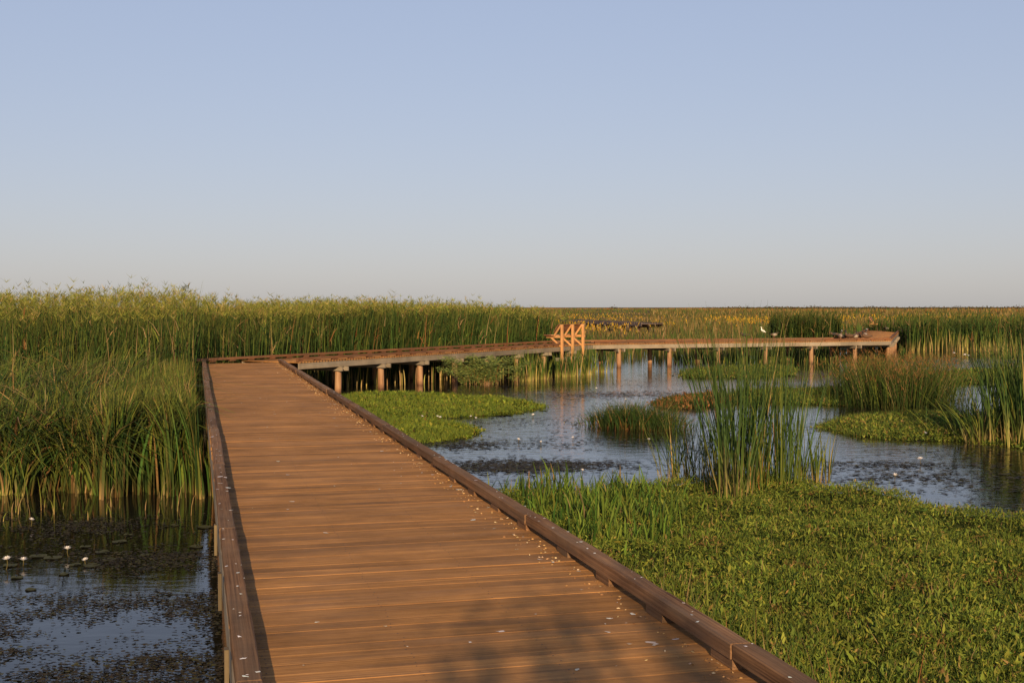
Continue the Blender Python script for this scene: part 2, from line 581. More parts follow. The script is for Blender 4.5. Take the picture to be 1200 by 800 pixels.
def build_run(run, label, single_boards, x0=0.0, x1=None, left_kerb=None, right_kerb=None, bent0=1.2, bent_step=2.5,
              clips=(), piles=True, dark=False, kerb_mat=None, trim_deck=None):
    """y = 0 is the right edge, y = w the left edge of the deck"""
    x1 = run.length if x1 is None else x1
    root = empty('boardwalk', run.o, run.rz)
    tag(root, label, 'boardwalk', 'boardwalk runs across the marsh')
    w = run.w
    dm = M_DARKWOOD if dark else M_DECK
    km = kerb_mat or M_KERB
    fm = M_DARKWOOD if dark else M_FASCIA
    # planks
    nb = int((x1 - x0) / PITCH_B)
    if single_boards:
        me = box_mesh('board', w - 0.04, BW, BT, 0.0016, M_DECK)
        for i in range(nb):
            o = bpy.data.objects.new('board', me)
            C.objects.link(o); o.parent = root
            o.location = (x0 + (i + 0.5) * PITCH_B, w / 2 + random.uniform(-.006, .006), DECK - BT / 2 + random.gauss(0, 0.0005 if random.random() < .8 else .0016))
            o.rotation_euler = (random.gauss(0, 0.0022), random.gauss(0, 0.0006), math.pi / 2 + random.gauss(0, 0.0008))
    else:
        parts = []
        for i in range(nb):
            xm = x0 + (i + 0.5) * PITCH_B
            lo, hi = 0.0, w
            for (a, b_, c) in clips:          # keep a*x + b*y + c > 0
                if b_ > 1e-6: lo = max(lo, -(a * xm + c) / b_)
                elif b_ < -1e-6: hi = min(hi, -(a * xm + c) / b_)
            if hi - lo < 0.1: continue
            zt = DECK + random.gauss(0, 0.0015)
            V = np.array([[xm + sx * BW / 2, yy, zz] for zz in (zt - BT, zt) for yy in (lo, hi) for sx in (-1, 1)])
            F = np.array([[4, 5, 7, 6], [0, 2, 3, 1], [0, 1, 5, 4], [2, 6, 7, 3], [0, 4, 6, 2], [1, 3, 7, 5]])
            parts.append((V, F, np.ones((8, 3))))
        V, F, _ = join_parts(parts)
        o = link('decking', np_mesh('decking', V, F), dm, root)
        tag(o, kind='stuff')
    # kerbs: long beams on spacer blocks
    for side, rngk in (('L', left_kerb), ('R', right_kerb)):
        if rngk is None: continue
        a, b_ = rngk
        y = w - 0.065 if side == 'L' else 0.065
        x = a
        while x < b_ - 0.05:
            e = min(x + 3.6, b_)
            if b_ - e < 0.8: e = b_
            dz = random.uniform(0, .004); dy = random.uniform(-.009, .009)
            k = rough_beam('kerb_rail', (x + .006, y + dy, DECK + 0.0855 + dz), (e - .006, y + dy + random.uniform(-.008, .008), DECK + 0.0855 + dz), 0.108, 0.072, km, root)
            bx = x + 0.12
            while bx < e - 0.1:
                bl = box_mesh('spacer_block', 0.24, 0.095, 0.0495, 0.003, km) if not hasattr(build_run, 'blk' + km.name) else getattr(build_run, 'blk' + km.name)
                setattr(build_run, 'blk' + km.name, bl)
                s = bpy.data.objects.new('spacer_block', bl)
                C.objects.link(s); s.parent = k
                s.location = (bx - (x + e) / 2, random.uniform(-.004, .004), -0.036 - 0.0248)
                bx += 0.86
            x = e
    if single_boards:
        P = []
        for i in range(nb):
            for yj in (0.16, w * 0.36, w * 0.64, w - 0.16):
                for dx in (-.042, .042):
                    if random.random() < .93:
                        P.append((x0 + (i + .5) * PITCH_B + dx + random.gauss(0, .003), yj + random.gauss(0, .006), DECK + .0022))
        P = np.array(P); a = np.arange(6) * math.pi / 3
        ring = np.stack([np.cos(a) * .0045, np.sin(a) * .0045, 0 * a], -1)
        V = (P[:, None] + ring[None]).reshape(-1, 3)
        F = (np.arange(len(P)) * 6)[:, None] + np.arange(6)[None]
        tag(link('screw_heads', np_mesh('screw_heads', V, F, np.full((len(V), 3), .05)), M_DROP, root), kind='stuff')
    # joists under the planks: two outer fascias that show, two inner
    zf = DECK - BT - 0.095
    for y, mt in ((0.035, fm), (w - 0.035, fm), (w * 0.36, M_DARKWOOD), (w * 0.64, M_DARKWOOD)):
        x = x0
        while x < x1 - 0.05:
            e = min(x + 4.9, x1)
            lo = x; hi = e
            for (a, b_, c) in clips:
                if a > 1e-6: lo = max(lo, -(b_ * y + c) / a)
                elif a < -1e-6: hi = min(hi, -(b_ * y + c) / a)
            if hi - lo > 0.15:
                beam('joist', (lo + .003, y, zf), (hi - .003, y, zf), 0.05, 0.188, mt, root, 0.004)
            x = e
    # bents: piles with paired headstocks
    if piles:
        x = x0 + bent0
        while x < x1 - 0.3:
            ok = all(a * x + b_ * 0.3 + c > 0 and a * x + b_ * (w - .3) + c > 0 for (a, b_, c) in clips)
            if ok:
                for y in (0.20, w - 0.20):
                    p = bpy.data.objects.new('pile', pile_mesh(zf - 0.10))
                    C.objects.link(p); p.parent = root
                    p.location = (x + random.uniform(-.02, .02), y + random.uniform(-.015, .015), 0)
                    p.rotation_euler = (random.gauss(0, .008), random.gauss(0, .008), random.uniform(0, 6))
                for s in (-1, 1):
                    beam('headstock', (x + s * 0.15, -0.10, zf - 0.165), (x + s * 0.15, w + (0.10 if not single_boards else -0.04), zf - 0.165), 0.06, 0.135, fm, root, 0.004)
            x += bent_step
    return root


TH = math.atan(370 / FPX * math.cos(PITCH))
u1 = Vector((-math.sin(TH), math.cos(TH), 0)); n1v = Vector((math.cos(TH), math.sin(TH), 0))
L_LEFT, L_RIGHT = 0.142, 2.49
W1 = L_RIGHT - L_LEFT
T_END = 37.30
run1 = Run(n1v * L_RIGHT + u1 * 1.5, u1, W1, T_END - 1.5)

d2 = Vector((math.sin(math.radians(29.5)), math.cos(math.radians(29.5)), 0))
nf2 = Vector((d2.y, -d2.x, 0))
NEAR2, W2 = -23.87, 2.33
BEND = Vector((3.68, 55.0, 0))
# start of run 2 (its right/near edge): well before the corner, trimmed by run 1's end
s_start = 36.2
base2 = nf2 * NEAR2
along_b = BEND.dot(d2)
o2 = base2 + d2 * 29.0
run2 = Run(o2, d2, W2, along_b - 29.0)


def clip_for(run, point, keep):
    """half plane through point with inward normal keep, in the run's local coordinates"""
    k = Vector(keep).normalized(); p = Vector(point)
    return (k.dot(run.d), k.dot(run.left), k.dot(run.o - p))


END3 = Vector((19.1, 61.0, 0))
d3 = (END3 - BEND).normalized()
run3 = Run(BEND, d3, W2, (END3 - BEND).length)
d4 = Vector((11.5, 33.9, 0)).normalized()
run4 = Run(END3, d4, W2, 36.0)

m23 = ((d2 + d3) / 2).normalized()       # mitre between 2 and 3 passes through the bend
m34 = ((d3 + d4) / 2).normalized()


def corner_x(run, ysel, clip):
    a, b_, c = clip
    return -(b_ * ysel + c) / a


c12 = clip_for(run2, u1 * T_END, u1)
c23 = clip_for(run2, BEND, -m23)
c32 = clip_for(run3, BEND, m23)
c34 = clip_for(run3, END3, -m34)
c43 = clip_for(run4, END3, m34)


def line_x(run, p, d):
    """x in run coordinates where the line p + t d crosses y = 0 and y = w"""
    rel = p - run.o
    px, py = rel.dot(run.d), rel.dot(run.left)
    dx, dy = d.dot(run.d), d.dot(run.left)
    return lambda y: px + dx * (y - py) / dy


# run 1: left kerb reaches run 2's far kerb, right kerb stops at run 2's near edge
xl1 = line_x(run1, nf2 * (NEAR2 - W2), d2)
xr1 = line_x(run1, nf2 * NEAR2, d2)
b1 = build_run(run1, 'long straight brown plank boardwalk spotted with white bird droppings', True,
               left_kerb=(0, T_END - 1.5 - 0.02), right_kerb=(0, T_END - 1.5 - 0.35), bent0=0.9, bent_step=2.45)
x2l = corner_x(run2, W2, c12); x2r = corner_x(run2, 0.0, c12)
e2l = corner_x(run2, W2, c23); e2r = corner_x(run2, 0.0, c23)
b2 = build_run(run2, 'weathered boardwalk run on piles behind the feathery shrub, tall reeds behind it', False, clips=(c12, c23), x0=0, x1=run2.length + 1.2,
               left_kerb=(x2l + 0.1, e2l - 0.05), right_kerb=(x2r + 0.15, e2r - 2.75), bent0=x2r + 2.35, bent_step=2.35, kerb_mat=M_KERB_RED)
s3l = corner_x(run3, W2, c32); e3l = corner_x(run3, W2, c34)
b3 = build_run(run3, 'boardwalk run on orange piles where the white egret stands', False, clips=(c32, c34), x0=-1.2, x1=run3.length + 1.2,
               left_kerb=(s3l + 0.05, e3l - 0.1), right_kerb=(0.1, run3.length - 0.1), bent0=2.6, bent_step=2.62, kerb_mat=M_KERB_RED)
s4l = corner_x(run4, W2, c43)
b4 = build_run(run4, 'boardwalk run leading away to the far bench', False, clips=(c43,), x0=-1.5, x1=run4.length,
               left_kerb=(s4l + 0.1, run4.length), right_kerb=(0.1, run4.length), bent0=3.0, bent_step=2.7, kerb_mat=M_KERB_RED)
beam('kerb_rail', (run4.length - .06, 0.15, DECK + .086), (run4.length - .06, W2 - .15, DECK + .086), 0.11, 0.072, M_KERB_RED, b4, 0.008)
f0, f1 = Vector((6.2, 156, 0)), Vector((12.9, 121, 0))
run5 = Run(f0, f1 - f0, W2, (f1 - f0).length)
b5 = build_run(run5, 'distant dark boardwalk crossing the marsh before yellow flowers', False, dark=True,
               left_kerb=(0, run5.length), right_kerb=(0, run5.length), bent0=1.0, bent_step=3.0, kerb_mat=M_DARKWOOD)

# pale battens bolted to the outside of the long run's left edge
for i in range(3):
    x = 4.45 + i * 1.72
    o = beam('packing_batten', (x, W1 + 0.013, DECK - 0.20), (x, W1 + 0.013, DECK + 0.03), 0.06, 0.022, M_BATTEN, b1, 0.003)

# bird droppings and litter on the long run
def splats(P, R, cols, zoff=0.0):
    """small irregular low domes lying on a surface"""
    parts = []
    for (x, y, z), r, c in zip(P, R, cols):
        k = 9
        a = np.linspace(0, 2 * np.pi, k, endpoint=False) + rng.uniform(0, 6)
        rr = r * rng.uniform(0.35, 1.3, k)
        el = rng.uniform(1.0, 2.2); th = rng.uniform(0, math.pi)
        ex, ey = rr * np.cos(a) * el, rr * np.sin(a)
        X = x + ex * math.cos(th) - ey * math.sin(th); Y = y + ex * math.sin(th) + ey * math.cos(th)
        V = np.concatenate([np.stack([X, Y, np.full(k, z)], -1), [[x, y, z + 0.0015]]])
        F = np.array([[i, (i + 1) % k, k] for i in range(k)])
        parts.append((V, F, np.repeat([c], k + 1, 0)))
    return join_parts(parts)


nD = 210
xs = 1.5 + 34 * rng.random(nD) ** 1.25; ysd = rng.uniform(0.2, W1 - 0.25, nD)
ysd[:110] = 0.14 + np.abs(rng.normal(0, 0.22, 110))
R = np.clip(rng.lognormal(-4.75, 0.5, nD), 0.004, 0.020)
cols = pick([(0.60, 0.55, 0.47), (0.44, 0.37, 0.28), (0.36, 0.25, 0.15)], [5, 3, 2], nD)
PP = np.stack([xs, ysd, np.full(nD, DECK + 0.0045)], -1)
nK = 230
xk = 1.5 + 33 * rng.random(nK) ** 1.3
left = rng.random(nK) < 0.55
yk = np.where(left, W1 - 0.065, 0.065) + rng.uniform(-.048, .048, nK)
Pk = np.stack([xk, yk, np.full(nK, DECK + 0.1245)], -1)
Rk = np.clip(rng.lognormal(-4.9, 0.4, nK), 0.004, 0.016)
ck = pick([(0.72, 0.69, 0.62), (0.5, 0.45, 0.38)], [4, 2], nK)
V, F, Cc = splats(np.concatenate([PP, Pk]), np.concatenate([R, Rk]), np.concatenate([cols, ck]))
tag(link('bird_droppings', np_mesh('bird_droppings', V, F, Cc), M_DROP, b1), kind='stuff')
# dry seeds and chaff blown against the right kerb
nS = 900
xs = 3 + 32 * rng.random(nS); ysd = 0.13 + np.abs(rng.normal(0, 0.10, nS))
P = np.stack([xs, ysd, np.full(nS, DECK + 0.004)], -1)
V, F, Cc = leaves(P, rng.uniform(.012, .03, nS), rng.uniform(.005, .012, nS), pick([(0.45, 0.28, 0.12), (0.55, 0.42, 0.26), (0.3, 0.15, 0.06)], [3, 2, 2], nS), up=0.15)
tag(link('leaf_litter', np_mesh('leaf_litter', V, F, Cc), M_DROP, b1), kind='stuff')


# ------------------------------------------------------------------ benches (posts outside the deck, seat over it)
def bench(run, xc, left_side, label):
    """local x along the run, y towards the deck"""
    if left_side:
        o = run.world(xc, run.w + 0.10, 0); rz = run.rz + math.pi
    else:
        o = run.world(xc, -0.10, 0); rz = run.rz
    r = empty('bench', o, rz)
    tag(r, label, 'bench', 'benches on the boardwalk edge')
    Z = DECK
    for x in (-1.02, 0, 1.02):
        beam('post', (x, 0, -0.5), (x, 0, Z + 0.93), 0.10, 0.10, M_BENCH, r)
        beam('seat_bearer', (x + .075, -0.06, Z + 0.40), (x + .075, 0.80, Z + 0.40), 0.048, 0.10, M_BENCH, r)
        beam('back_support', (x + .002, 0.055, Z + 0.90), (x + .002, 0.40, Z + 0.42), 0.055, 0.075, M_BENCH, r)
        beam('brace', (x + .002, 0.52, Z + 0.36), (x + .002, 0.05, Z - 0.02), 0.055, 0.07, M_BENCH, r)
    for i in range(4):
        y = 0.42 + i * 0.115
        beam('seat_slat', (-1.16, y, Z + 0.468), (1.16, y, Z + 0.468), 0.105, 0.034, M_BENCHD if i else M_BENCH, r)
    for i in range(3):
        t = 0.12 + i * 0.24
        p = Vector((0, 0.055 + 0.345 * t + 0.048, Z + 0.90 - 0.48 * t + 0.038))
        beam('back_slat', (-1.16, p.y, p.z), (1.16, p.y, p.z), 0.03, 0.115, M_BENCHD, r, roll=math.radians(35.7))
    return r


xb = (Vector((G(671, 400, DECK).x, 54.15, 0)) - run2.o).dot(run2.d)
xb = line_x(run2, Vector((0, 0, 0)), Vector((68.8, FPX, 0)).normalized())(0.0)
bench(run2, xb, False, 'fresh orange timber bench frame rising from the reeds at the boardwalk bend')
# low waling between the bench piles
beam('waling', (xb - 1.5, -0.02, 0.52), (xb + 1.6, -0.02, 0.52), 0.06, 0.14, M_FASCIA, b2, 0.004)
xb4 = line_x(run4, Vector((0, 0, 0)), Vector((1020 - 600, FPX, 0)).normalized())(W2)
fb = bench(run4, min(xb4, 33.5), True, 'small far bench seen end-on where the boardwalk run ends')

# ------------------------------------------------------------------ vegetation colours (linear)
GREEN_D = (0.022, 0.044, 0.012); GREEN = (0.048, 0.084, 0.018); GREEN_Y = (0.135, 0.155, 0.027)
OLIVE = (0.068, 0.066, 0.020); TAN = (0.25, 0.165, 0.075); STRAW = (0.36, 0.25, 0.10); RUST = (0.20, 0.085, 0.030)
PALE = (0.40, 0.34, 0.10)


def stuff(name, parts, mat, label=None, cat=None):
    V, F, Cc = join_parts(parts)
    o = link(name, np_mesh(name, V, F, Cc), mat)
    tag(o, label, cat, kind='stuff')
    return o


def edge_x(t, L):
    p = u1 * t + n1v * L
    return (p.x, p.y)


# ---- bed A: arching bulrush in front on the left
front = [G(-160, 573), G(-60, 577), G(20, 580), G(80, 574), G(130, 582), G(190, 578), G(240, 584)]
polyA = [tuple(p[:2]) for p in front] + [edge_x(18.6, L_LEFT - 0.12), edge_x(30.4, L_LEFT - 0.12), (-16, 29.5), (-26, 28)]


def bedA():
    parts = []
    n = 25000
    q = sample_poly(polyA, n, near=2.2)
    # denser fringe along the water
    nfz = 5200
    fp = np.array([p[:2] for p in front])
    t = rng.random(nfz) * (len(fp) - 1); i = t.astype(int)
    fr = fp[i] + (fp[np.minimum(i + 1, len(fp) - 1)] - fp[i]) * (t - i)[:, None]
    fr[:, 1] += np.abs(rng.normal(0, 0.5, nfz)) - 0.12
    # ragged front: bite random bays out of the fringe
    q = np.concatenate([q, fr])
    bay = 0.55 * vnoise(q[:, 0], q[:, 0] * 0.3, 1.9, 3.0) + 0.3 * vnoise(q[:, 0], q[:, 1] * .2, 5.1, 1.0)
    q = q[(q[:, 1] > 17.75 + np.clip(bay, -0.35, 0.8)) | (rng.random(len(q)) < 0.06)]
    # tussocks: pull points together
    cellx = np.round(q / 0.36 + rng.normal(0, .1, q.shape)) * 0.36
    pull = rng.random(len(q))[:, None] * 0.8
    q = q * (1 - pull) + (cellx + 0.12 * np.sin(cellx[:, ::-1] * 9)) * pull
    gap = L_LEFT - (q @ np.array([n1v.x, n1v.y]))
    low = (gap < 0.12) & (rng.random(len(q)) < .8)
    ok = (gap > -0.1) & ((gap > 0.12) | low)
    q = q[ok]; gap = gap[ok]
    n = len(q)
    roots = np.concatenate([q, np.full((n, 1), -0.05)], 1)
    hh = 1.64 + .30 * np.clip((q[:, 1] - 19) / 8, 0, 1) + 0.22 * vnoise(q[:, 0], q[:, 1], 0.9, 2.0) + 0.14 * vnoise(q[:, 0], q[:, 1], 2.7, 5.0)
    kind = rng.random(n)
    arch = kind < 0.66
    H = hh * np.where(arch, rng.uniform(0.95, 1.55, n), rng.uniform(0.55, 1.02, n))
    wind = rng.normal(math.radians(20), 1.25, n)
    wind = np.where(rng.random(n) < .3, rng.uniform(0, 6.28, n), wind)
    bend = np.where(arch, rng.uniform(.25, 1.15, n), rng.uniform(0.03, .3, n))
    droop = np.where(arch, rng.uniform(.35, .85, n), rng.uniform(0, .10, n))
    edge = gap < 1.5
    bend = np.where(edge, bend * .25, bend); droop = np.where(edge, droop * .25, droop); H = np.where(edge, np.minimum(H, 1.75), H)
    wind = np.where(gap < .5, rng.normal(math.pi + TH, 0.7, n), wind)
    H = np.where(gap < 0.12, np.minimum(H, rng.uniform(.5, 1.0, n)), H)
    dryz = vnoise(q[:, 0], q[:, 1], 1.1, 8.0)
    dry = rng.random(n) < 0.10 + 0.11 * dryz
    mid = pick([GREEN_D, GREEN, GREEN_Y, OLIVE], [5, 5, 3, 1.2], n, .35)
    mid = np.where(dry[:, None], pick([TAN, STRAW, (0.20, 0.11, 0.045), (0.12, 0.06, 0.025)], [2, 1, 3, 2], n), mid)
    tip = mixc(mid, (0.20, 0.19, 0.04), rng.uniform(0, .6, n))
    foot = (vnoise(q[:, 0], q[:, 1], 2.3, 4.0) > 0.25)
    base = np.where((foot & (rng.random(n) < .6))[:, None], pick([STRAW, PALE, GREEN_Y], [3, 2, 3], n), pick([(0.10, 0.055, 0.02), OLIVE, GREEN, TAN], [3, 2, 2, 1], n))
    parts.append(blades(roots, H, rng.uniform(.016, .044, n), wind, bend, droop, base, mid, tip, segs=5, base_frac=0.22, lean=np.where(edge, .02, np.abs(rng.normal(0, .12, n)))))
    # broken and fallen dry stems
    m = 900
    q = sample_poly(polyA, m, near=2.5)
    q = q[(L_LEFT - q @ np.array([n1v.x, n1v.y])) > 1.3]; m = len(q)
    roots = np.concatenate([q, rng.uniform(0.0, 1.2, (m, 1))], 1)
    parts.append(blades(roots, rng.uniform(.5, 1.1, m), rng.uniform(.01, .02, m), rng.uniform(0, 6.28, m), rng.uniform(.3, .9, m), rng.uniform(.3, 1.0, m),
                        pick([TAN, STRAW], [1, 1], m), pick([TAN, STRAW], [1, 1], m), pick([TAN, STRAW], [1, 1], m), segs=3, lean=rng.uniform(.3, .9, m)))
    # emergent sparse stems in front
    m = 70
    x = rng.uniform(-40, 240, m); y = rng.uniform(583, 612, m)
    roots = np.array([tuple(G(a, b)) for a, b in zip(x, y)])
    parts.append(blades(roots, rng.uniform(.12, .5, m), 0.012, rng.uniform(0, 6.28, m), rng.uniform(0, .5, m), rng.uniform(0, .3, m),
                        pick([STRAW, TAN], [1, 1], m), pick([TAN, GREEN_Y, GREEN], [2, 2, 1], m), pick([TAN, GREEN_Y], [1, 1], m)))
    return parts


stuff('bulrush_bed', bedA(), M_REED, 'arching green and straw bulrush bed along the dark pond edge', 'reeds')


# ---- beds B and C: tall reeds behind
def tall_bed(poly, n, hfun, segs=3, near=1.0, pan=0.5, wscale=1.0, gy=0.0):
    parts = []
    q = sample_poly(poly, n, near=near)
    roots = np.concatenate([q, np.full((n, 1), -0.05)], 1)
    H = hfun(q[:, 0], q[:, 1]) * np.where(rng.random(n) < .04, rng.uniform(1.0, 1.1, n), rng.uniform(0.66, 1.02, n))
    d = np.hypot(q[:, 0], q[:, 1])
    W = np.maximum(0.018, d * 0.00072) * rng.uniform(.7, 1.4, n) * wscale
    mid = pick([GREEN_D, GREEN, GREEN_Y, OLIVE], [7, 5, .6 + 1 * gy, .8 + 1 * gy], n)
    dry = rng.random(n) < 0.05 + 0.05 * gy
    mid = np.where(dry[:, None], pick([TAN, RUST], [2, 1], n), mid)
    tip = mixc(mid, (0.19, 0.18, 0.035), rng.uniform(.05, .4 + .5 * gy, n))
    parts.append(blades(roots, H, W, rng.normal(0.2, 1.3, n), rng.uniform(0.02, .16, n), rng.uniform(0, .05, n),
                        pick([OLIVE, TAN, GREEN], [2, 1, 2], n), mid, tip, segs=segs))
    # side leaves in the upper half
    m = int(n * 0.9)
    i = rng.integers(0, n, m)
    r2 = roots[i].copy(); r2[:, 2] += H[i] * rng.uniform(.35, .85, m)
    a = rng.uniform(0, 6.28, m)
    md = mid[i] * rng.uniform(.8, 1.25, (m, 1))
    parts.append(blades(r2, rng.uniform(.35, .7, m), W[i] * 1.1, a, rng.uniform(.1, .5, m), rng.uniform(.1, .5, m), md, md, mixc(md, (.2, .19, .05), .4 * np.ones(m)), segs=2, lean=rng.uniform(.2, .7, m)))
    # flower heads
    if pan > 0:
        m = int(n * pan)
        tallest = np.argsort(-H / hfun(q[:, 0], q[:, 1]))[:max(1, int(n * .35))]
        i = rng.choice(tallest, m)
        top = roots[i].copy(); top[:, 2] += H[i] * rng.uniform(.90, 1.0, m)
        top = np.repeat(top, 4, 0)
        k = len(top)
        pc = np.repeat(pick([(0.27, 0.25, 0.05), (0.19, 0.20, 0.04), (0.32, 0.24, 0.08), (0.13, 0.14, 0.03)], [3, 3, 1.5, 2], m), 4, 0)
        parts.append(blades(top, rng.uniform(.10, .20, k), np.repeat(W[i], 4) * .9, rng.uniform(0, 6.28, k), rng.uniform(.1, .5, k), rng.uniform(0, .4, k), pc, pc, pc, segs=1, lean=rng.uniform(.2, 1.0, k)))
    return parts


far2 = nf2 * (NEAR2 - W2 - 0.35)


def f2(s, off=0.0):
    p = nf2 * (NEAR2 - W2 - 0.35 - off) + d2 * s
    return (p.x, p.y)


polyB = [(-34, 31), (-17, 31.5), edge_x(33.5, L_LEFT - 0.25), edge_x(37.2, L_LEFT - 0.3), f2(34), f2(41), (-9.5, 52), (-30, 52), (-46, 46)]


def hB(x, y):
    ang = x / np.maximum(y, 1)
    h = 3.20 + 0.14 * vnoise(x, y, 0.35, 3.0) + 0.14 * vnoise(x, y, 0.9, 6.0)
    # the crest falls off towards the corner of the boardwalk
    h = h - np.clip((ang + 0.27) / 0.06, 0, 1) * 0.32
    return h * np.clip(0.86 + (y - 31) * 0.035, 0.86, 1.0)


stuff('tall_reed_bed', tall_bed(polyB, 25000, hB, near=1.8, pan=0.7, gy=0.6), M_REED, 'tallest reed bed with pale flowering tops behind the bulrushes', 'reeds')

polyC = [f2(35), f2(42), f2(50), f2(53.2), (0.8, 61.0), (0.4, 66), (-2, 70), (-5, 66), (-12, 60), (-12, 48)]


def hC(x, y):
    h = 2.96 + 0.14 * vnoise(x, y, 0.5, 1.0) + 0.10 * vnoise(x, y, 1.4, 4.0)
    return h - np.clip((x + 3.5) / 7.0, 0, 1) * 0.42


stuff('green_reed_bed', tall_bed(polyC, 23000, hC, near=1.8, pan=0.2), M_REED, 'dense dark green reed bed behind the boardwalk bend', 'reeds')

# ---- bed E: reeds with yellow feet at the far right water edge, and dark clumps behind run 3
polyE = [(25.5, 77.5), (29, 78.5), (33, 77), (38, 79), (48, 78), (60, 80), (60, 90), (26, 90)]


def hE(x, y):
    return 2.35 + 0.10 * vnoise(x, y, 0.6, 2.0)


def bedE():
    parts = tall_bed(polyE, 10000, hE, near=3, pan=0.0, wscale=1.0)
    m = 900
    q = np.stack([rng.uniform(25.5, 50, m), 77.0 + rng.random(m) * 1.2 + .8 * np.sin(rng.random(m) * 6)], -1)
    roots = np.concatenate([q, np.zeros((m, 1))], 1)
    parts.append(blades(roots, rng.uniform(.5, 1.6, m), .05, rng.uniform(0, 6.28, m), rng.uniform(0, .2, m), 0.0, pick([STRAW, PALE, TAN], [2, 2, 1], m), pick([GREEN_Y, GREEN, STRAW], [2, 2, 1], m), pick([GREEN_Y, GREEN], [1, 1], m), base_frac=.5))
    return parts


stuff('straw_footed_reed_bed', bedE(), M_REED, 'green reed bed with yellow feet along open water beyond the sedge', 'reeds')

# dark reed stand behind the ducks
pc = G(968, 396, 0.6)
cdir = Vector((968 - 600, FPX, 0)).normalized()
polyD = [(cdir * 71 + Vector((a, b, 0)))[:2] for a, b in ((-3.0, -1.2), (-1.2, -2), (0.5, -1.2), (0.9, 2.0), (-2.6, 3))]
V, F, Cc = join_parts(tall_bed([tuple(p) for p in polyD], 3500, lambda x, y: 2.5 + 0.15 * vnoise(x, y, 1.0, 2.0), pan=0.0))
Cc = Cc * .75
org = np.array([V[:, 0].mean(), V[:, 1].mean(), 0])
tag(link('reed_stand', np_mesh('reed_stand', V - org, F, Cc), M_REED, None, tuple(org)), 'dark green reed stand growing behind the ducks on the boardwalk', 'reeds')


# ------------------------------------------------------------------ far marsh
def marsh():
    parts = []
    n = 68000
    # uniform in angle, density falling with distance
    d = 62 * (420 / 62) ** rng.random(n)
    ang = rng.uniform(-0.50, 0.50, n)
    x, y = d * np.tan(ang), d
    edge = np.where(x > 22, 86.0, np.where(x > 2.2, 58.0, 62.5))
    # stay behind the boardwalk runs
    keep = y > edge + 1.5 * np.sin(x * .7)
    p3 = np.stack([x - run3.o.x, y - run3.o.y], -1) @ np.array([run3.left.x, run3.left.y])
    keep &= ~((x > 1.5) & (x < 24) & (p3 < W2 + 0.5))
    p2 = np.stack([x - run2.o.x, y - run2.o.y], -1) @ np.array([run2.left.x, run2.left.y])
    keep &= ~((y < 64) & (p2 < W2 + .5) & (x < 4.5))
    r4 = np.stack([x - run4.o.x, y - run4.o.y], -1)
    a4 = r4 @ np.array([run4.d.x, run4.d.y]); l4 = r4 @ np.array([run4.left.x, run4.left.y])
    keep &= ~((a4 > -3) & (a4 < run4.length + .5) & (l4 > -0.3) & (l4 < W2 + .4))
    r5 = np.stack([x - run5.o.x, y - run5.o.y], -1)
    a5 = r5 @ np.array([run5.d.x, run5.d.y]); l5 = r5 @ np.array([run5.left.x, run5.left.y])
    keep &= ~((a5 > -1) & (a5 < run5.length) & (l5 > -.5) & (l5 < W2 + .5))
    keep &= ~((a4 > 4) & (a4 < run4.length + 6) & (l4 > -0.3) & (l4 < 10))
    x, y, d = x[keep], y[keep], d[keep]
    n = len(x)
    zone = vnoise(x, y * 0.45, 0.07, 2.0) + 0.4 * vnoise(x, y, 0.25, 5.0)
    h = 1.15 + 0.35 * vnoise(x, y * .6, 0.12, 7.0) + 0.15 * vnoise(x, y, .6, 3.)
    h = np.clip(h, .5, 1.9) + np.clip((d - 120) / 300, 0, 1) * 0.6
    # low in front of the distant boardwalk and the flower band so both stay in view
    vis = (np.abs(x / y - 0.085) < 0.03) & (y > 100)
    h = np.where(vis, np.minimum(h, 0.85), h)
    h = np.where((x / y > .05) & (x / y < .118) & (y <= 100), np.minimum(h, 0.95), h)
    gz = np.clip((y - 200) / 250, 0, 1) * 1.0
    roots = np.stack([x, y, gz], -1)
    c1 = pick([GREEN_D, GREEN, OLIVE], [2, 4, 2], n); c2 = pick([OLIVE, TAN, (0.16, 0.11, 0.035)], [3, 1, 2], n)
    t = np.clip(0.35 + 0.6 * zone + np.clip((d - 90) / 160, -.2, .45), 0, 1)
    sel = rng.random(n) < t
    mid = np.where(sel[:, None], c2, c1)
    W = np.clip(d * 0.0008, .04, .4) * rng.uniform(.6, 1.5, n)
    # coarse tussocks out to the horizon
    m = 15000
    fd = 380 * (1500 / 380) ** rng.random(m); fa = rng.uniform(-.46, .46, m)
    fx = fd * np.tan(fa)
    fz = vnoise(fx, fd * .3, .012, 3.) + .5 * vnoise(fx, fd, .05, 7.)
    fc = np.where((fz > .1)[:, None], pick([(0.17, 0.10, 0.03), (0.13, 0.09, 0.03), RUST], [3, 3, 1], m), pick([OLIVE, GREEN, (0.10, 0.09, 0.03)], [3, 2, 3], m))
    parts.append(blades(np.stack([fx, fd, np.full(m, 1.0)], -1), rng.uniform(.5, 1.3, m) * (1 + .25 * fz), fd * .0022 * rng.uniform(.7, 1.5, m), rng.uniform(0, 6.28, m), .2, .1, fc, fc, fc * 1.15, segs=1, face=rng.normal(0, .5, m)))
    parts.append(blades(roots, h * rng.uniform(.6, 1.05, n), W, rng.uniform(0, 6.28, n), rng.uniform(.02, .35, n), rng.uniform(0, .25, n), mid * .9, mid, mixc(mid, (.17, .14, .045), rng.uniform(.1, .6, n)), segs=2))
    return parts


stuff('marsh_grass', marsh(), M_FAR, 'green and rusty marsh grass reaching to the horizon', 'grass')


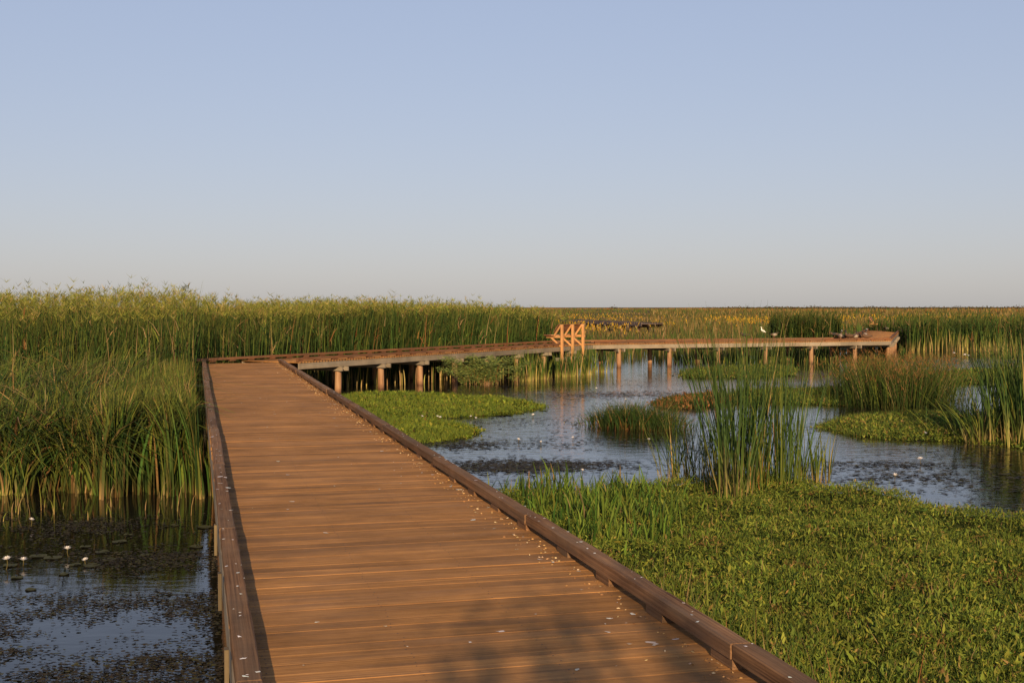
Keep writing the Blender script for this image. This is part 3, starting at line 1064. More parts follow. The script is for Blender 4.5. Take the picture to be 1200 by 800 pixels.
def flowers():
    n = 26000
    d = 95 * (300 / 95) ** rng.random(n)
    ang = rng.uniform(-0.06, 0.50, n)
    x, y = d * np.tan(ang), d
    z0 = vnoise(x, y * 0.3, 0.09, 9.0) + .5 * vnoise(x, y, .3, 4.)
    band = np.exp(-((d - 165) / 60) ** 2)
    keep = (z0 > 0.25) & (rng.random(n) < band)
    r5 = np.stack([x - run5.o.x, y - run5.o.y], -1)
    l5 = r5 @ np.array([run5.left.x, run5.left.y])
    keep &= ~((np.abs(l5) < 4))
    keep &= ~((x / y > .283) & (x / y < .312) & (y < 190))
    x, y, d = x[keep], y[keep], d[keep]; n = len(x)
    gz = np.clip((y - 200) / 250, 0, 1) * 1.0
    roots = np.stack([x, y, gz + rng.uniform(.5, 1.3, n)], -1)
    c = pick([(0.46, 0.25, 0.02), (0.36, 0.24, 0.03), (0.22, 0.14, 0.025)], [2, 3, 3], n)
    return [blades(roots, rng.uniform(.15, .4, n), np.clip(d * .0012, .1, .4), rng.uniform(0, 6.28, n), .3, .2, c, c, c, segs=1)]


stuff('yellow_wildflowers', flowers(), M_FAR, 'bands of yellow wildflowers across the far marsh', 'flowers')


def far_wood():
    parts = []
    n = 900
    x = np.concatenate([rng.uniform(190, 640, 840), rng.uniform(-120, 190, 20), rng.uniform(-420, -60, 40)])
    y = rng.uniform(820, 1250, n)
    r = rng.uniform(4, 14, n); h = rng.uniform(.2, 1.0, n) * np.where(rng.random(n) < .08, 2.2, 1.0)
    k = 34
    P = np.repeat(np.stack([x, y, np.full(n, 1.4)], -1), k, 0)
    o = rng.normal(size=(n * k, 3)) * .5
    P += o * np.repeat(np.stack([r, r, h], -1), k, 0)
    P[:, 2] = np.clip(P[:, 2] + np.repeat(h, k) * .45, 1.0, None)
    c = pick([(0.065, 0.060, 0.035), (0.09, 0.070, 0.035), (0.10, 0.065, 0.03)], [3, 2, 1], n * k)
    parts.append(leaves(P, rng.uniform(.8, 1.8, n * k), rng.uniform(.6, 1.2, n * k), c, up=.3))
    return parts


stuff('far_scrub', far_wood(), M_FAR, 'thin dark line of scrub on the horizon', 'scrub')

# ------------------------------------------------------------------ floating mats of plants
def mat_sheet(name, poly, n_leaf, zc, hump, leafL, cols, w, kind_label, cat, cell=0.16, near=1.6, up=.5, tall=None, rim=0.7, slim=(.35, .6)):
    P = np.asarray(poly)
    lo, hi = P.min(0) - cell, P.max(0) + cell
    gx = np.arange(lo[0], hi[0], cell); gy = np.arange(lo[1], hi[1], cell)
    X, Y = np.meshgrid(gx, gy)
    E0 = P; E1 = np.roll(P, -1, 0)

    def edge_d(a, b):
        a = np.ravel(a); b = np.ravel(b)
        best = np.full(len(a), 1e9)
        for p0, p1 in zip(E0, E1):
            dv = p1 - p0
            t = np.clip(((a - p0[0]) * dv[0] + (b - p0[1]) * dv[1]) / (dv @ dv), 0, 1)
            best = np.minimum(best, np.hypot(a - p0[0] - t * dv[0], b - p0[1] - t * dv[1]))
        return best

    def hz(a, b):
        sh = np.shape(a)
        a, b = np.ravel(a), np.ravel(b)
        f = np.clip(edge_d(a, b) / rim, 0, 1)
        f = f * f * (3 - 2 * f)
        r = (zc + hump * (0.5 * vnoise(a, b, 1.3, 1.0) + 0.35 * vnoise(a, b, 3.3, 2.0) + .2 * vnoise(a, b, 8., 3.))) * f
        return r.reshape(sh)

    Z = hz(X, Y) - 0.025
    cxm, cym = (X[:-1, :-1] + cell / 2).ravel(), (Y[:-1, :-1] + cell / 2).ravel()
    A = float(np.clip((P[:, 1].mean() - 9) / 14, 1, 3))
    wob = lambda a, b: (a + A * (.22 * vnoise(a, b, 1.7 / A, 2.) + .1 * vnoise(a, b, 5. / A, 1.)), b + A * (.30 * vnoise(a, b, 1.5 / A, 7.) + .14 * vnoise(a, b, 4.3 / A, 3.)))
    m = in_poly(*wob(cxm, cym), P)
    idx = np.arange(X.size).reshape(X.shape)
    F = np.stack([idx[:-1, :-1], idx[:-1, 1:], idx[1:, 1:], idx[1:, :-1]], -1).reshape(-1, 4)[m]
    used = np.unique(F)
    rem = np.full(X.size, -1); rem[used] = np.arange(len(used))
    Vs = np.stack([X.ravel(), Y.ravel(), Z.ravel()], -1)[used]
    root = link(name, np_mesh(name, Vs, rem[F], smooth=True), M_MUD)
    tag(root, kind_label, cat, kind='stuff')
    q = sample_poly(poly, n_leaf, near=near)
    q += rng.normal(0, .07 * A, q.shape)
    q = q[in_poly(*wob(q[:, 0], q[:, 1]), P) | (rng.random(len(q)) < .16)]
    q = q[~((q @ np.array([n1v.x, n1v.y]) < L_RIGHT + .02) & (q @ np.array([n1v.x, n1v.y]) > L_LEFT))]
    n_leaf = len(q)
    zz = np.maximum(hz(q[:, 0], q[:, 1]), 0) + rng.uniform(-.01, .085, n_leaf) * np.clip(edge_d(q[:, 0], q[:, 1]) / rim + .25, 0, 1)
    tone = vnoise(q[:, 0], q[:, 1], 1.1, 6.) * .5 + vnoise(q[:, 0], q[:, 1], 4.0, 2.) * .35
    c = pick(cols, w, n_leaf, .25) * (1 + 0.3 * tone)[:, None]
    dead = (vnoise(q[:, 0], q[:, 1], 2.1, 9.) + .6 * vnoise(q[:, 0], q[:, 1], 6.3, 5.) > 1.05) & (rng.random(n_leaf) < .45)
    c = np.where(dead[:, None], pick([(0.22, 0.13, 0.05), (0.16, 0.10, 0.03), (0.09, 0.06, 0.02)], [2, 2, 2], n_leaf), c)
    hole = (vnoise(q[:, 0], q[:, 1], 3.7, 12.) + .5 * vnoise(q[:, 0], q[:, 1], 9.1, 2.) > 1.0)
    L = rng.uniform(leafL * .5, leafL * 1.6, n_leaf) * np.where(rng.random(n_leaf) < .06, 1.7, 1.0)
    zz = zz - hole * .05
    parts = [leaves(np.stack([q[:, 0], q[:, 1], zz], -1), L, L * rng.uniform(*slim, n_leaf), c, up=up)]
    if tall:
        nt_, h0, h1, wd, tc, tw = tall
        q = sample_poly(poly, nt_, near=near)
        q = q[vnoise(q[:, 0], q[:, 1], .9, 5.) + .7 * vnoise(q[:, 0], q[:, 1], 2.6, 8.) + .7 * rng.normal(size=len(q)) > -.35]
        nt_ = len(q)
        r = np.stack([q[:, 0], q[:, 1], hz(q[:, 0], q[:, 1])], -1)
        c = pick(tc, tw, nt_)
        parts.append(blades(r, rng.uniform(h0, h1, nt_), wd, rng.uniform(0, 6.28, nt_), rng.uniform(.05, .5, nt_), rng.uniform(0, .3, nt_), c, c, c * 1.1, segs=2))
    V, F, Cc = join_parts(parts)
    o = link('leaves', np_mesh('leaves', V, F, Cc), M_MAT, root)
    tag(o, kind='stuff')
    return root


MAT_C = [(0.090, 0.125, 0.021), (0.145, 0.178, 0.029), (0.200, 0.205, 0.036), (0.042, 0.068, 0.014), (0.24, 0.16, 0.05)]
poly1 = pxpoly([(575, 578), (640, 572), (700, 574), (770, 562), (850, 556), (900, 556), (960, 562), (1030, 573), (1100, 588), (1200, 607), (1300, 617), (1330, 640)], 0.1)
poly1 = poly1 + [(5.6, 6.4), (3.4, 6.4)]
for t in (6.0, 9, 12, 15):
    poly1.append(edge_x(t, L_RIGHT + 0.05))
mat_sheet('water_primrose_mat', poly1, 300000, 0.14, 0.12, 0.040, MAT_C, [5, 5, 3, 3, .5], 'wide bright green leafy plant mat beside the long boardwalk', 'ground cover',
          near=2.3, up=1.0, slim=(.16, .34), tall=(24000, .05, .20, .008, [(0.12, 0.15, 0.02), GREEN_Y, TAN], [4, 4, 1]))
MAT_B = [(0.090, 0.122, 0.015), (0.135, 0.165, 0.021), (0.185, 0.185, 0.027), (0.035, 0.055, 0.011)]
mat_sheet('grass_mat', pxpoly([(396, 463), (430, 460), (480, 460), (540, 464), (600, 467), (645, 474), (600, 481), (540, 485), (480, 488), (430, 490)], .08), 20000, 0.07, 0.05, 0.06, MAT_B, [4, 5, 2, 2],
          'bright green floating grass mat reaching from the long boardwalk towards the bench', 'ground cover', near=0, up=.9, tall=(26000, .06, .20, .014, [GREEN_Y, (0.12, 0.16, .025), GREEN], [3, 4, 2]))
mat_sheet('grass_mat', pxpoly([(425, 491), (480, 491), (530, 493), (563, 500), (548, 508), (515, 513), (470, 517)], .08), 12000, 0.07, 0.05, 0.055, MAT_B, [4, 5, 2, 2],
          'small bright green floating grass mat tucked against the long boardwalk kerb', 'ground cover', near=0, up=.9, tall=(15000, .06, .18, .013, [GREEN_Y, (0.12, 0.16, .025), GREEN], [3, 4, 2]))
mat_sheet('grass_mat', pxpoly([(796, 434), (840, 430), (900, 429), (938, 431), (930, 437), (870, 441), (800, 441)], .08), 7000, 0.06, 0.05, 0.08, MAT_C, [5, 3, 2, 4, 2],
          'narrow green mat lying under the egret run of the boardwalk', 'ground cover', near=0, up=.9, tall=(4000, .10, .3, .03, [GREEN_Y, GREEN, OLIVE], [2, 3, 2]))
mat_sheet('grass_mat', pxpoly([(840, 462), (900, 456), (990, 455), (1045, 460), (1045, 474), (960, 471), (900, 469), (850, 469)], .08), 9000, 0.06, 0.05, 0.08, MAT_C, [5, 3, 2, 4, 2],
          'long green mat behind the tall rush clump, joining the rusty sedge', 'ground cover', near=0, up=.9, tall=(5000, .10, .3, .022, [GREEN_Y, GREEN, OLIVE], [2, 3, 2]))
mat_sheet('brown_mat', pxpoly([(762, 470), (800, 464), (850, 460), (860, 470), (820, 475), (780, 476)], .08), 6000, 0.08, 0.05, 0.09, [RUST, OLIVE, GREEN, (0.26, 0.13, 0.05)], [3, 2, 2, 2],
          'brown and rusty plant raft on the open water', 'ground cover', near=0, up=.9, tall=(2500, .08, .3, .02, [RUST, OLIVE, GREEN_D], [2, 2, 3]))
mat_sheet('grass_mat', pxpoly([(955, 495), (985, 487), (1040, 482), (1100, 482), (1150, 488), (1230, 498), (1300, 515), (1215, 522), (1130, 512), (1060, 511), (1000, 507)], .1), 24000, 0.08, 0.06, 0.05, MAT_C, [5, 4, 3, 4, 1.5],
          'olive green leafy mat in front of the rusty sedge clump', 'ground cover', near=0, up=.8, tall=(14000, .06, .20, .011, [GREEN_Y, GREEN, OLIVE], [3, 3, 2]))
mat_sheet('grass_mat', pxpoly([(1075, 440), (1120, 434), (1200, 432), (1300, 434), (1300, 444), (1200, 446), (1110, 447)], .1), 9000, 0.10, 0.06, 0.10, MAT_C, [4, 4, 3, 2, 1],
          'thin green mat in the water behind the tall bulrush stand', 'ground cover', near=0, up=.8, tall=(4000, .1, .3, .025, [GREEN_Y, GREEN, OLIVE], [3, 3, 2]))

# broad grassy leaves and taller grass by the kerb
def near_grass():
    parts = []
    poly = pxpoly([(585, 582), (640, 572), (700, 576), (775, 578), (792, 600), (775, 640), (730, 655), (690, 655), (640, 620)], .1)
    n = 2600
    q = sample_poly(poly, n) + rng.normal(0, .16, (n, 2))
    keep = (q @ np.array([n1v.x, n1v.y])) > L_RIGHT + 0.06
    keep &= vnoise(q[:, 0], q[:, 1], 2.2, 3.) + .6 * vnoise(q[:, 0], q[:, 1], 5.5, 6.) + .5 * rng.normal(size=n) > -.25
    q = q[keep]; n = len(q)
    c = pick([(0.075, 0.125, 0.020), (0.12, 0.165, 0.026), (0.035, 0.066, 0.014), GREEN_Y, TAN], [4, 2.5, 4, 1.5, .3], n, .3)
    r = np.concatenate([q, np.full((n, 1), .1)], 1)
    parts.append(blades(r, rng.uniform(.10, .44, n) * (1 + .3 * vnoise(q[:, 0], q[:, 1], 1.8, 9.)) * (1 - .45 * np.clip((11.2 - q[:, 1]) / 2.5, 0, 1)), rng.uniform(.018, .034, n), rng.uniform(0, 6.28, n), rng.uniform(.05, .45, n), rng.uniform(0, .2, n), c * .7, c, c * 1.15, segs=4))
    return parts


stuff('broad_leaf_grass', near_grass(), M_MAT, 'lush broad-bladed green grass against the boardwalk kerb at the water edge', 'grass')


def kerb_grass():
    n = 1500
    t = rng.uniform(5.0, 9.5, n); l = L_RIGHT + .08 + np.abs(rng.normal(0, .55, n))
    q = np.stack([u1.x * t + n1v.x * l, u1.y * t + n1v.y * l, np.full(n, .1)], -1)
    c = pick([GREEN, GREEN_Y, TAN, RUST, OLIVE], [4, 4, 1.2, .8, 1], n)
    return [blades(q, rng.uniform(.35, .85, n), rng.uniform(.006, .013, n), rng.uniform(0, 6.28, n), rng.uniform(.05, .5, n), rng.uniform(0, .3, n), c, c, mixc(c, TAN, rng.uniform(0, .5, n)), segs=4)]


stuff('tall_grass', kerb_grass(), M_MAT, 'thin tall grass growing along the boardwalk kerb beside the leafy mat', 'grass')


# ------------------------------------------------------------------ rush and sedge clumps
def clump(name, centers, n, H, W, spread, label, mids, mw, lean=0.25, droop=.05, base=(STRAW, TAN, GREEN_Y), z0=0.0, azb=None, seed_heads=None, group=None, bend=.3, dryf=.06, dome=0.0):
    parts = []
    cen = np.array([c[:2] for c in centers]).mean(0)
    rad = max(.4, max(np.hypot(c[0] - cen[0], c[1] - cen[1]) for c in centers) + spread)
    per = n // len(centers)
    for c in centers:
        r = np.abs(rng.normal(0, 1, per)) * spread
        a = rng.uniform(0, 2 * math.pi, per)
        roots = np.stack([c[0] + r * np.cos(a), c[1] + r * np.sin(a), np.full(per, z0)], -1)
        az = np.where(rng.random(per) < .8, a, rng.uniform(0, 6.28, per))
        if azb is not None:
            az = np.where(rng.random(per) < azb[1], rng.normal(azb[0], .5, per), az)
        h = rng.uniform(.62, 1.08, per) * H
        h = h * (1 - dome * np.clip(np.hypot(roots[:, 0] - cen[0], roots[:, 1] - cen[1]) / rad, 0, 1.2) ** 2)
        mid = pick(mids, mw, per)
        dry = rng.random(per) < dryf
        mid = np.where(dry[:, None], pick([TAN, STRAW], [1, 1], per), mid)
        parts.append(blades(roots, h, W * rng.uniform(.7, 1.3, per), az, rng.uniform(0, bend, per) ** 1.3, rng.uniform(0, droop, per),
                            pick(base, [1] * len(base), per), mid, mixc(mid, (.16, .15, .05), rng.uniform(0, .4, per)), segs=5, lean=np.abs(rng.normal(0, lean, per)), base_frac=.3))
        if seed_heads:
            m = int(per * seed_heads)
            tip = np.stack([roots[:m, 0] + np.cos(az[:m]) * h[:m] * .22, roots[:m, 1] + np.sin(az[:m]) * h[:m] * .22, z0 + h[:m] * rng.uniform(.75, .97, m)], -1)
            tip = np.repeat(tip, 3, 0); k = len(tip)
            cc = pick([RUST, (0.28, 0.14, 0.05), OLIVE], [3, 2, 1], k)
            parts.append(blades(tip, rng.uniform(.06, .18, k), W * 1.3, rng.uniform(0, 6.28, k), .2, .2, cc, cc, cc, segs=1, lean=rng.uniform(.1, .8, k)))
    V, F, Cc = join_parts(parts)
    org = np.array([centers[0][0], centers[0][1], 0.0])
    o = link(name, np_mesh(name, V - org, F, Cc), M_REED, None, tuple(org))
    tag(o, label, 'reeds', group)
    return o


RM = [GREEN_D, GREEN, (0.055, 0.095, 0.028), (0.12, 0.14, 0.026)]
g = lambda a, b: tuple(G(a, b, 0.1)[:2])
clump('bulrush_clump', [g(862, 592), g(850, 580)], 130, 2.6, .015, .15, 'tall bulrush clump fanning out at the edge of the leafy mat', RM, [3, 4, 3, 1], lean=.19, z0=.1, bend=.22, azb=(math.pi, .45), dryf=.02)
clump('bulrush_clump', [g(880, 580), g(872, 573), g(892, 576)], 200, 2.6, .015, .14, 'tall bulrush clump with orange dry feet on the leafy mat', RM, [3, 4, 3, 1.5], lean=.15, z0=.1, bend=.2, base=(GREEN, GREEN_Y, (0.42, 0.19, 0.05), GREEN), dryf=.02)
clump('bulrush_clump', [g(913, 577), g(922, 572), g(935, 568)], 115, 2.3, .015, .11, 'slender upright bulrush clump with bare yellow-green base on the leafy mat', RM, [3, 4, 3, 2], lean=.13, z0=.1, bend=.18, base=(GREEN_Y, GREEN, GREEN_Y), dryf=.01)
clump('bulrush_clump', [g(838, 565), g(820, 560), g(806, 562), g(790, 562)], 150, 1.25, .013, .16, 'sparse short bulrush stems trailing over the water', RM, [3, 4, 2, 3], lean=.25, z0=.05, bend=.3, droop=.2)
clump('bulrush_clump', [g(958, 568), g(970, 566), g(945, 566)], 42, 0.95, .022, .07, 'few short broad shoots beside the slender bulrush clump', [GREEN, GREEN_Y], [2, 3], lean=.16, z0=.1)
# stand cut by the right edge of the picture
clump('bulrush_clump', [G(1178, 518)[:2], G(1205, 522)[:2], G(1240, 520)[:2], G(1200, 500)[:2], G(1250, 496)[:2], G(1225, 508)[:2], G(1280, 515)[:2]], 1100, 2.35, .024, .34,
      'dense tall bulrush stand rising from the water right of the olive mat', RM, [4, 4, 3, 1.5], lean=.16, bend=.3, droop=.15, base=(STRAW, PALE, GREEN_Y))
clump('bulrush_clump', [G(1135, 512)[:2], G(1150, 518)[:2], G(1165, 515)[:2]], 330, 1.15, .024, .26, 'low arching clump of strappy leaves at the foot of the tall stand', RM, [3, 4, 2, 3], lean=.35, bend=.7, droop=.45)
# sedge
clump('sedge_clump', [G(a, b)[:2] for a, b in ((1000, 470), (1020, 476), (1040, 478), (1065, 480), (1085, 478), (1050, 468), (1020, 464), (1080, 468), (1105, 474), (1035, 472))], 4200, 1.55, .013, .55,
      'rusty topped sedge clump behind the olive mat', [GREEN_D, GREEN, OLIVE, GREEN_Y], [4, 5, 2, 2], lean=.2, bend=.4, droop=.15, base=(GREEN_D, OLIVE), seed_heads=.3, dome=.3)
clump('sedge_clump', [G(a, b)[:2] for a, b in ((705, 498), (722, 501), (740, 502), (756, 502), (772, 503), (786, 502), (730, 496))], 2300, .74, .012, .34,
      'low round green sedge tussock alone in the rippled water', [GREEN_D, GREEN, (0.03, 0.06, 0.018), RUST], [5, 4, 3, .8], lean=.4, bend=.6, droop=.3, base=(GREEN_D, GREEN_D, OLIVE, RUST), dome=.6)
# around the bench posts and under run 2
for i, (a, b, h, nn, lab) in enumerate([
        (614, 446, 1.15, 120, 'reed tuft beside the boardwalk between the shrub and the bench'),
        (632, 444, 1.10, 110, 'reed tuft close to the left post of the orange bench'),
        (664, 441, 1.05, 120, 'reed tuft between the first two posts of the orange bench'),
        (681, 439, 1.25, 120, 'reed tuft at the last post of the orange bench'),
        (700, 436, 0.95, 70, 'small reed tuft under the boardwalk bend')]):
    clump('reed_tuft', [G(a - 5, b)[:2], G(a + 6, b)[:2]], nn, h, .034, .22, lab, [GREEN, GREEN_Y, GREEN_D], [3, 2, 2], lean=.10, base=(STRAW, PALE, GREEN_Y))
# straw stems standing in the shade under run 2
m = 260
xx = rng.uniform(3.5, 17, m); yy = rng.uniform(.4, W2 + 1.0, m)
q = np.array([tuple(run2.world(a + x2r, b)) for a, b in zip(xx, yy)])
c = pick([STRAW, PALE, TAN, GREEN_Y], [3, 2, 2, 2], m)
V, F, Cc = blades(q, rng.uniform(.3, .95, m), .04, rng.uniform(0, 6.28, m), .1, .05, c, c, c)
tag(link('reed_stubble', np_mesh('reed_stubble', V, F, Cc), M_REED), 'straw coloured reed stubble standing under the weathered boardwalk run', 'reeds', kind='stuff')
m = 900
xx = 5.5 + 11.5 * rng.random(m) ** .8; yy = rng.uniform(1.6, W2 + 2.2, m)
q = np.array([tuple(run3.world(a, b)) for a, b in zip(xx, yy)])
c = pick([STRAW, PALE, TAN, GREEN_Y, GREEN, GREEN_D], [.7, .7, .7, 1.2, 4, 4], m)
V, F, Cc = blades(q, rng.uniform(.3, .95, m), .05, rng.uniform(0, 6.28, m), .1, .05, c, c, c)
tag(link('reed_stubble', np_mesh('reed_stubble', V, F, Cc), M_REED), 'yellow reed stubble standing under the egret run of the boardwalk', 'reeds', kind='stuff')


# feathery shrub in front of run 2
def shrub():
    base = G(562, 450)
    root = empty('feathery_shrub', base)
    tag(root, 'feathery grey-green shrub spilling over the water by the weathered boardwalk', 'shrub')
    st, lf = [], []
    for i in range(46):
        a = rng.uniform(0, 6.28); reach = rng.uniform(.35, 1.25); h = rng.uniform(.55, 1.22)
        x0 = rng.normal(0, .42)
        p0 = np.array([[x0, rng.normal(0, .15), 0.0]])
        k = 12
        s = np.linspace(.15, 1, k)
        px = x0 + math.cos(a) * reach * s ** 1.4; py = p0[0, 1] + math.sin(a) * reach * .6 * s ** 1.4; pz = h * (1.35 * s - .55 * s ** 2.4)
        V, F, Cc = blades(p0, h * 1.0, .022, a, reach / h * .8, .25, TAN, RUST, OLIVE, segs=4)
        st.append((V, F, Cc))
        P = np.stack([px, py, pz], -1).repeat(20, 0) + rng.normal(0, .06, (k * 20, 3))
        c = pick([(0.13, 0.17, 0.05), (0.18, 0.22, 0.06), (0.08, 0.115, 0.036), (0.24, 0.23, 0.06)], [4, 3, 3, 1], len(P))
        lf.append(leaves(P, rng.uniform(.06, .15, len(P)), rng.uniform(.012, .03, len(P)), c, up=.3))
    V, F, Cc = join_parts(st); link('stems', np_mesh('stems', V, F, Cc), M_REED, root)
    V, F, Cc = join_parts(lf); tag(link('foliage', np_mesh('foliage', V, F, Cc), M_MAT, root), kind='stuff')


shrub()


# ------------------------------------------------------------------ floating leaves, lilies
def pads():
    parts = []

    def discs(x, y, r, c, z=.006):
        n = len(x); k = 5
        a = np.linspace(0, 2 * np.pi, k, endpoint=False)[None] + rng.uniform(0, 6, (n, 1))
        rr = r[:, None] * rng.uniform(.7, 1.1, (n, k))
        V = np.stack([x[:, None] + 1.5 * rr * np.cos(a), y[:, None] + .8 * rr * np.sin(a), z + rng.uniform(0, .01, (n, k))], -1)
        ctr = np.stack([x, y, np.full(n, z + .004)], -1)[:, None]
        V = np.concatenate([V, ctr], 1).reshape(-1, 3)
        tri = np.array([[i, (i + 1) % k, k] for i in range(k)])
        F = ((np.arange(n) * (k + 1))[:, None, None] + tri[None]).reshape(-1, 3)
        return V, F, np.repeat(c, k + 1, 0)

    DK = [(0.030, 0.024, 0.016), (0.045, 0.038, 0.020), (0.055, 0.055, 0.022), (0.025, 0.022, 0.018)]
    # left pond
    n = 78000
    q = sample_poly(pxpoly([(-90, 600), (255, 600), (262, 840), (-160, 840)]), n, near=1.0)
    z = vnoise(q[:, 0], q[:, 1], 1.1, 3.) + .5 * vnoise(q[:, 0], q[:, 1], 3.7, 5.) + .8 * rng.normal(size=n)
    z = .75 * z
    keep = z > np.where(q[:, 1] > 11.6, 0.80, 0.42) - .12 * vnoise(q[:, 0], q[:, 1], .45, 2.)
    q = q[keep]; n = len(q)
    parts.append(discs(q[:, 0], q[:, 1], rng.uniform(.006, .020, n), .7 * pick(DK, [3, 3, 1.2, 3], n)))
    # open pond on the right
    n = 42000
    q = sample_poly(pxpoly([(360, 455), (700, 447), (1000, 425), (1400, 415), (1400, 625), (1000, 600), (590, 600), (500, 540)]), n, near=1.6)
    z = vnoise(q[:, 0], q[:, 1] * .8, .55, 4.) + .55 * vnoise(q[:, 0], q[:, 1], 1.9, 2.) + .55 * rng.normal(size=n)
    keep = z > 0.68
    q = q[keep]; n = len(q)
    parts.append(discs(q[:, 0], q[:, 1], rng.uniform(.012, .045, n), pick(DK, [3, 3, 1.5, 3], n)))
    # two dense dark rafts near the kerb
    for (a, b, sx, sy, cnt) in ((545, 521, 1.0, .8, 650), (625, 545, 1.5, .7, 1700), (600, 549, 1.0, .6, 700), (725, 462, 2.2, 1.6, 1300), (1100, 560, 2.0, 1.0, 700), (1040, 545, 1.6, .6, 500)):
        c0 = G(a, b)
        q = rng.normal(size=(cnt, 2)) * (sx * .6, sy * .6) + (c0.x, c0.y)
        col = pick(DK, [3, 3, 1, 3], cnt) if b != 462 else pick([(0.20, 0.12, 0.07), (0.12, 0.09, 0.05), DK[0]], [3, 2, 2], cnt)
        parts.append(discs(q[:, 0], q[:, 1], rng.uniform(.012, .05, cnt), col))
    return parts


V, F, Cc = join_parts(pads())
tag(link('pondweed', np_mesh('pondweed', V, F, Cc), M_PAD), 'dark floating pondweed leaves scattered over the pond', 'pondweed', kind='stuff')


def pad_mesh(name, r):
    k = 18
    a0 = 0.16
    a = np.linspace(a0, 2 * math.pi - a0, k)
    V = [(0, 0, 0.0)] + [(r * math.cos(t), r * math.sin(t), .004 + .004 * math.sin(3 * t)) for t in a]
    V += [(v[0] * 1.0, v[1] * 1.0, v[2] - .006) for v in V]
    m = k + 1
    F = [(0, i, i + 1) for i in range(1, k)] + [(m, m + i + 1, m + i) for i in range(1, k)]
    cc = np.tile(np.array([[0.050, 0.050, 0.018]]), (len(V), 1))
    return np_mesh(name, V, F, cc)


PAD = pad_mesh('lily_pad', .11); PAD.materials.append(M_PAD)
for i, (a, b) in enumerate([(45, 651), (62, 653), (88, 661), (108, 662), (120, 646), (128, 655), (150, 626), (20, 676), (140, 634), (230, 640), (170, 650), (12, 662), (100, 640), (240, 617), (205, 615), (36, 690), (75, 672)]):
    p = G(a, b, .008)
    o = link('lily_pad', PAD, None, None, p, random.uniform(0, 6))
    s = random.uniform(.45, .9); o.scale = (s, s, 1)
    tag(o, 'olive round lily pad floating among the white lilies near the bulrush bed', 'lily pad', 'lily pads in the dark pond')

# bloom: three whorls of pointed petals round a yellow centre
def bloom_mesh():
    parts = []
    for ring, (k, L, el, w) in enumerate(((9, .060, .35, .022), (8, .050, .75, .020), (6, .038, 1.15, .016))):
        for i in range(k):
            a = 2 * math.pi * (i + .5 * ring) / k
            d = np.array([math.cos(a) * math.cos(el), math.sin(a) * math.cos(el), math.sin(el)])
            s = np.array([-math.sin(a), math.cos(a), 0])
            V = np.array([(0, 0, 0), d * L * .5 + s * w * .5, d * L + np.array([0, 0, .004]), d * L * .5 - s * w * .5])
            parts.append((V, np.array([[0, 1, 2, 3]]), np.tile([[0.85, 0.80, 0.76]], (4, 1))))
    for i in range(6):
        a = i * 1.05
        d = np.array([math.cos(a) * .012, math.sin(a) * .012, .03]); s = np.array([-math.sin(a), math.cos(a), 0]) * .004
        parts.append((np.array([(0, 0, 0), d * .6 + s, d, d * .6 - s]), np.array([[0, 1, 2, 3]]), np.tile([[0.7, 0.5, 0.06]], (4, 1))))
    V, F, Cc = join_parts(parts)
    me = np_mesh('bloom', V, F, Cc); me.materials.append(M_PETAL)
    return me


BLOOM = bloom_mesh()


def stalk_mesh():
    V, F = [], []
    for i in range(5):
        for a in range(6):
            t = a * math.pi / 3
            V.append((.005 * math.cos(t) + .015 * math.sin(i * .6), .005 * math.sin(t), -.05 + 1.05 * i / 4))
    for i in range(4):
        for a in range(6):
            F.append((i * 6 + a, i * 6 + (a + 1) % 6, (i + 1) * 6 + (a + 1) % 6, (i + 1) * 6 + a))
    me = np_mesh('stalk', V, F, np.tile([[0.10, 0.08, 0.03]], (len(V), 1)), smooth=True); me.materials.append(M_REED)
    return me


STALK = stalk_mesh()


def lily(px, py, h, sc, label, group):
    p = G(px, py, h)
    p.z = 0
    r = empty('water_lily', p, random.uniform(0, 6))
    tag(r, label, 'water lily', group)
    st = bpy.data.objects.new('stalk', STALK); C.objects.link(st); st.parent = r; st.scale = (1, 1, h)
    bl = bpy.data.objects.new('bloom', BLOOM); C.objects.link(bl); bl.parent = r
    bl.location = (.015 * math.sin(2.4), 0, h); bl.scale = (sc, sc, sc); bl.rotation_euler = (random.uniform(-.3, .3), random.uniform(-.3, .3), 0)


for (a, b, h, sc, lab) in ((7, 655, .11, .85, 'tall-stalked white water lily of the close pair on the dark pond'),
                           (27, 656, .06, .95, 'low wide white water lily of the close pair on the dark pond'),
                           (80, 643, .08, 1.0, 'wide white water lily with a smaller one beside it on the dark pond'),
                           (101, 656, .05, .7, 'small low white water lily beside the wider one on the dark pond'),
                           (36, 609, .09, .7, 'small white water lily alone close to the bulrush stems')):
    lily(a, b, h, sc, lab, 'lilies in the dark pond')
for lab, pts in (('white water lily bloom in the channel between the two floating grass mats', ((478, 484), (495, 488), (513, 488), (516, 489), (552, 488), (558, 490))),
                 ('white water lily bloom on the ripples between the grass mats and the sedge tussock', ((607, 515), (634, 518), (671, 513), (625, 486))),
                 ('white water lily bloom just off the broad-bladed grass by the kerb', ((683, 551), (611, 568), (682, 562))),
                 ('white water lily bloom beside the foot of the lone sedge tussock', ((760, 515),)),
                 ('white water lily bloom near the brown plant raft', ((733, 468), (699, 455)))):
    for (a, b) in pts:
        lily(a, b, .06, 0.8 if b > 540 else 0.85, lab, 'lilies on the open pond')
LM = 'white water lily bloom on the water between the olive mat and the leafy mat'
for (a, b) in ((1079, 538), (1048, 557), (1083, 508)):
    lily(a, b, .09, 1.1, LM, 'lilies between the mats')
LE = 'white water lily bloom in front of the straw-footed reeds'
for (a, b) in ((1118, 414), (1135, 417), (1131, 416)):
    lily(a, b, .15, 2.0, LE, 'lilies near the far reeds')


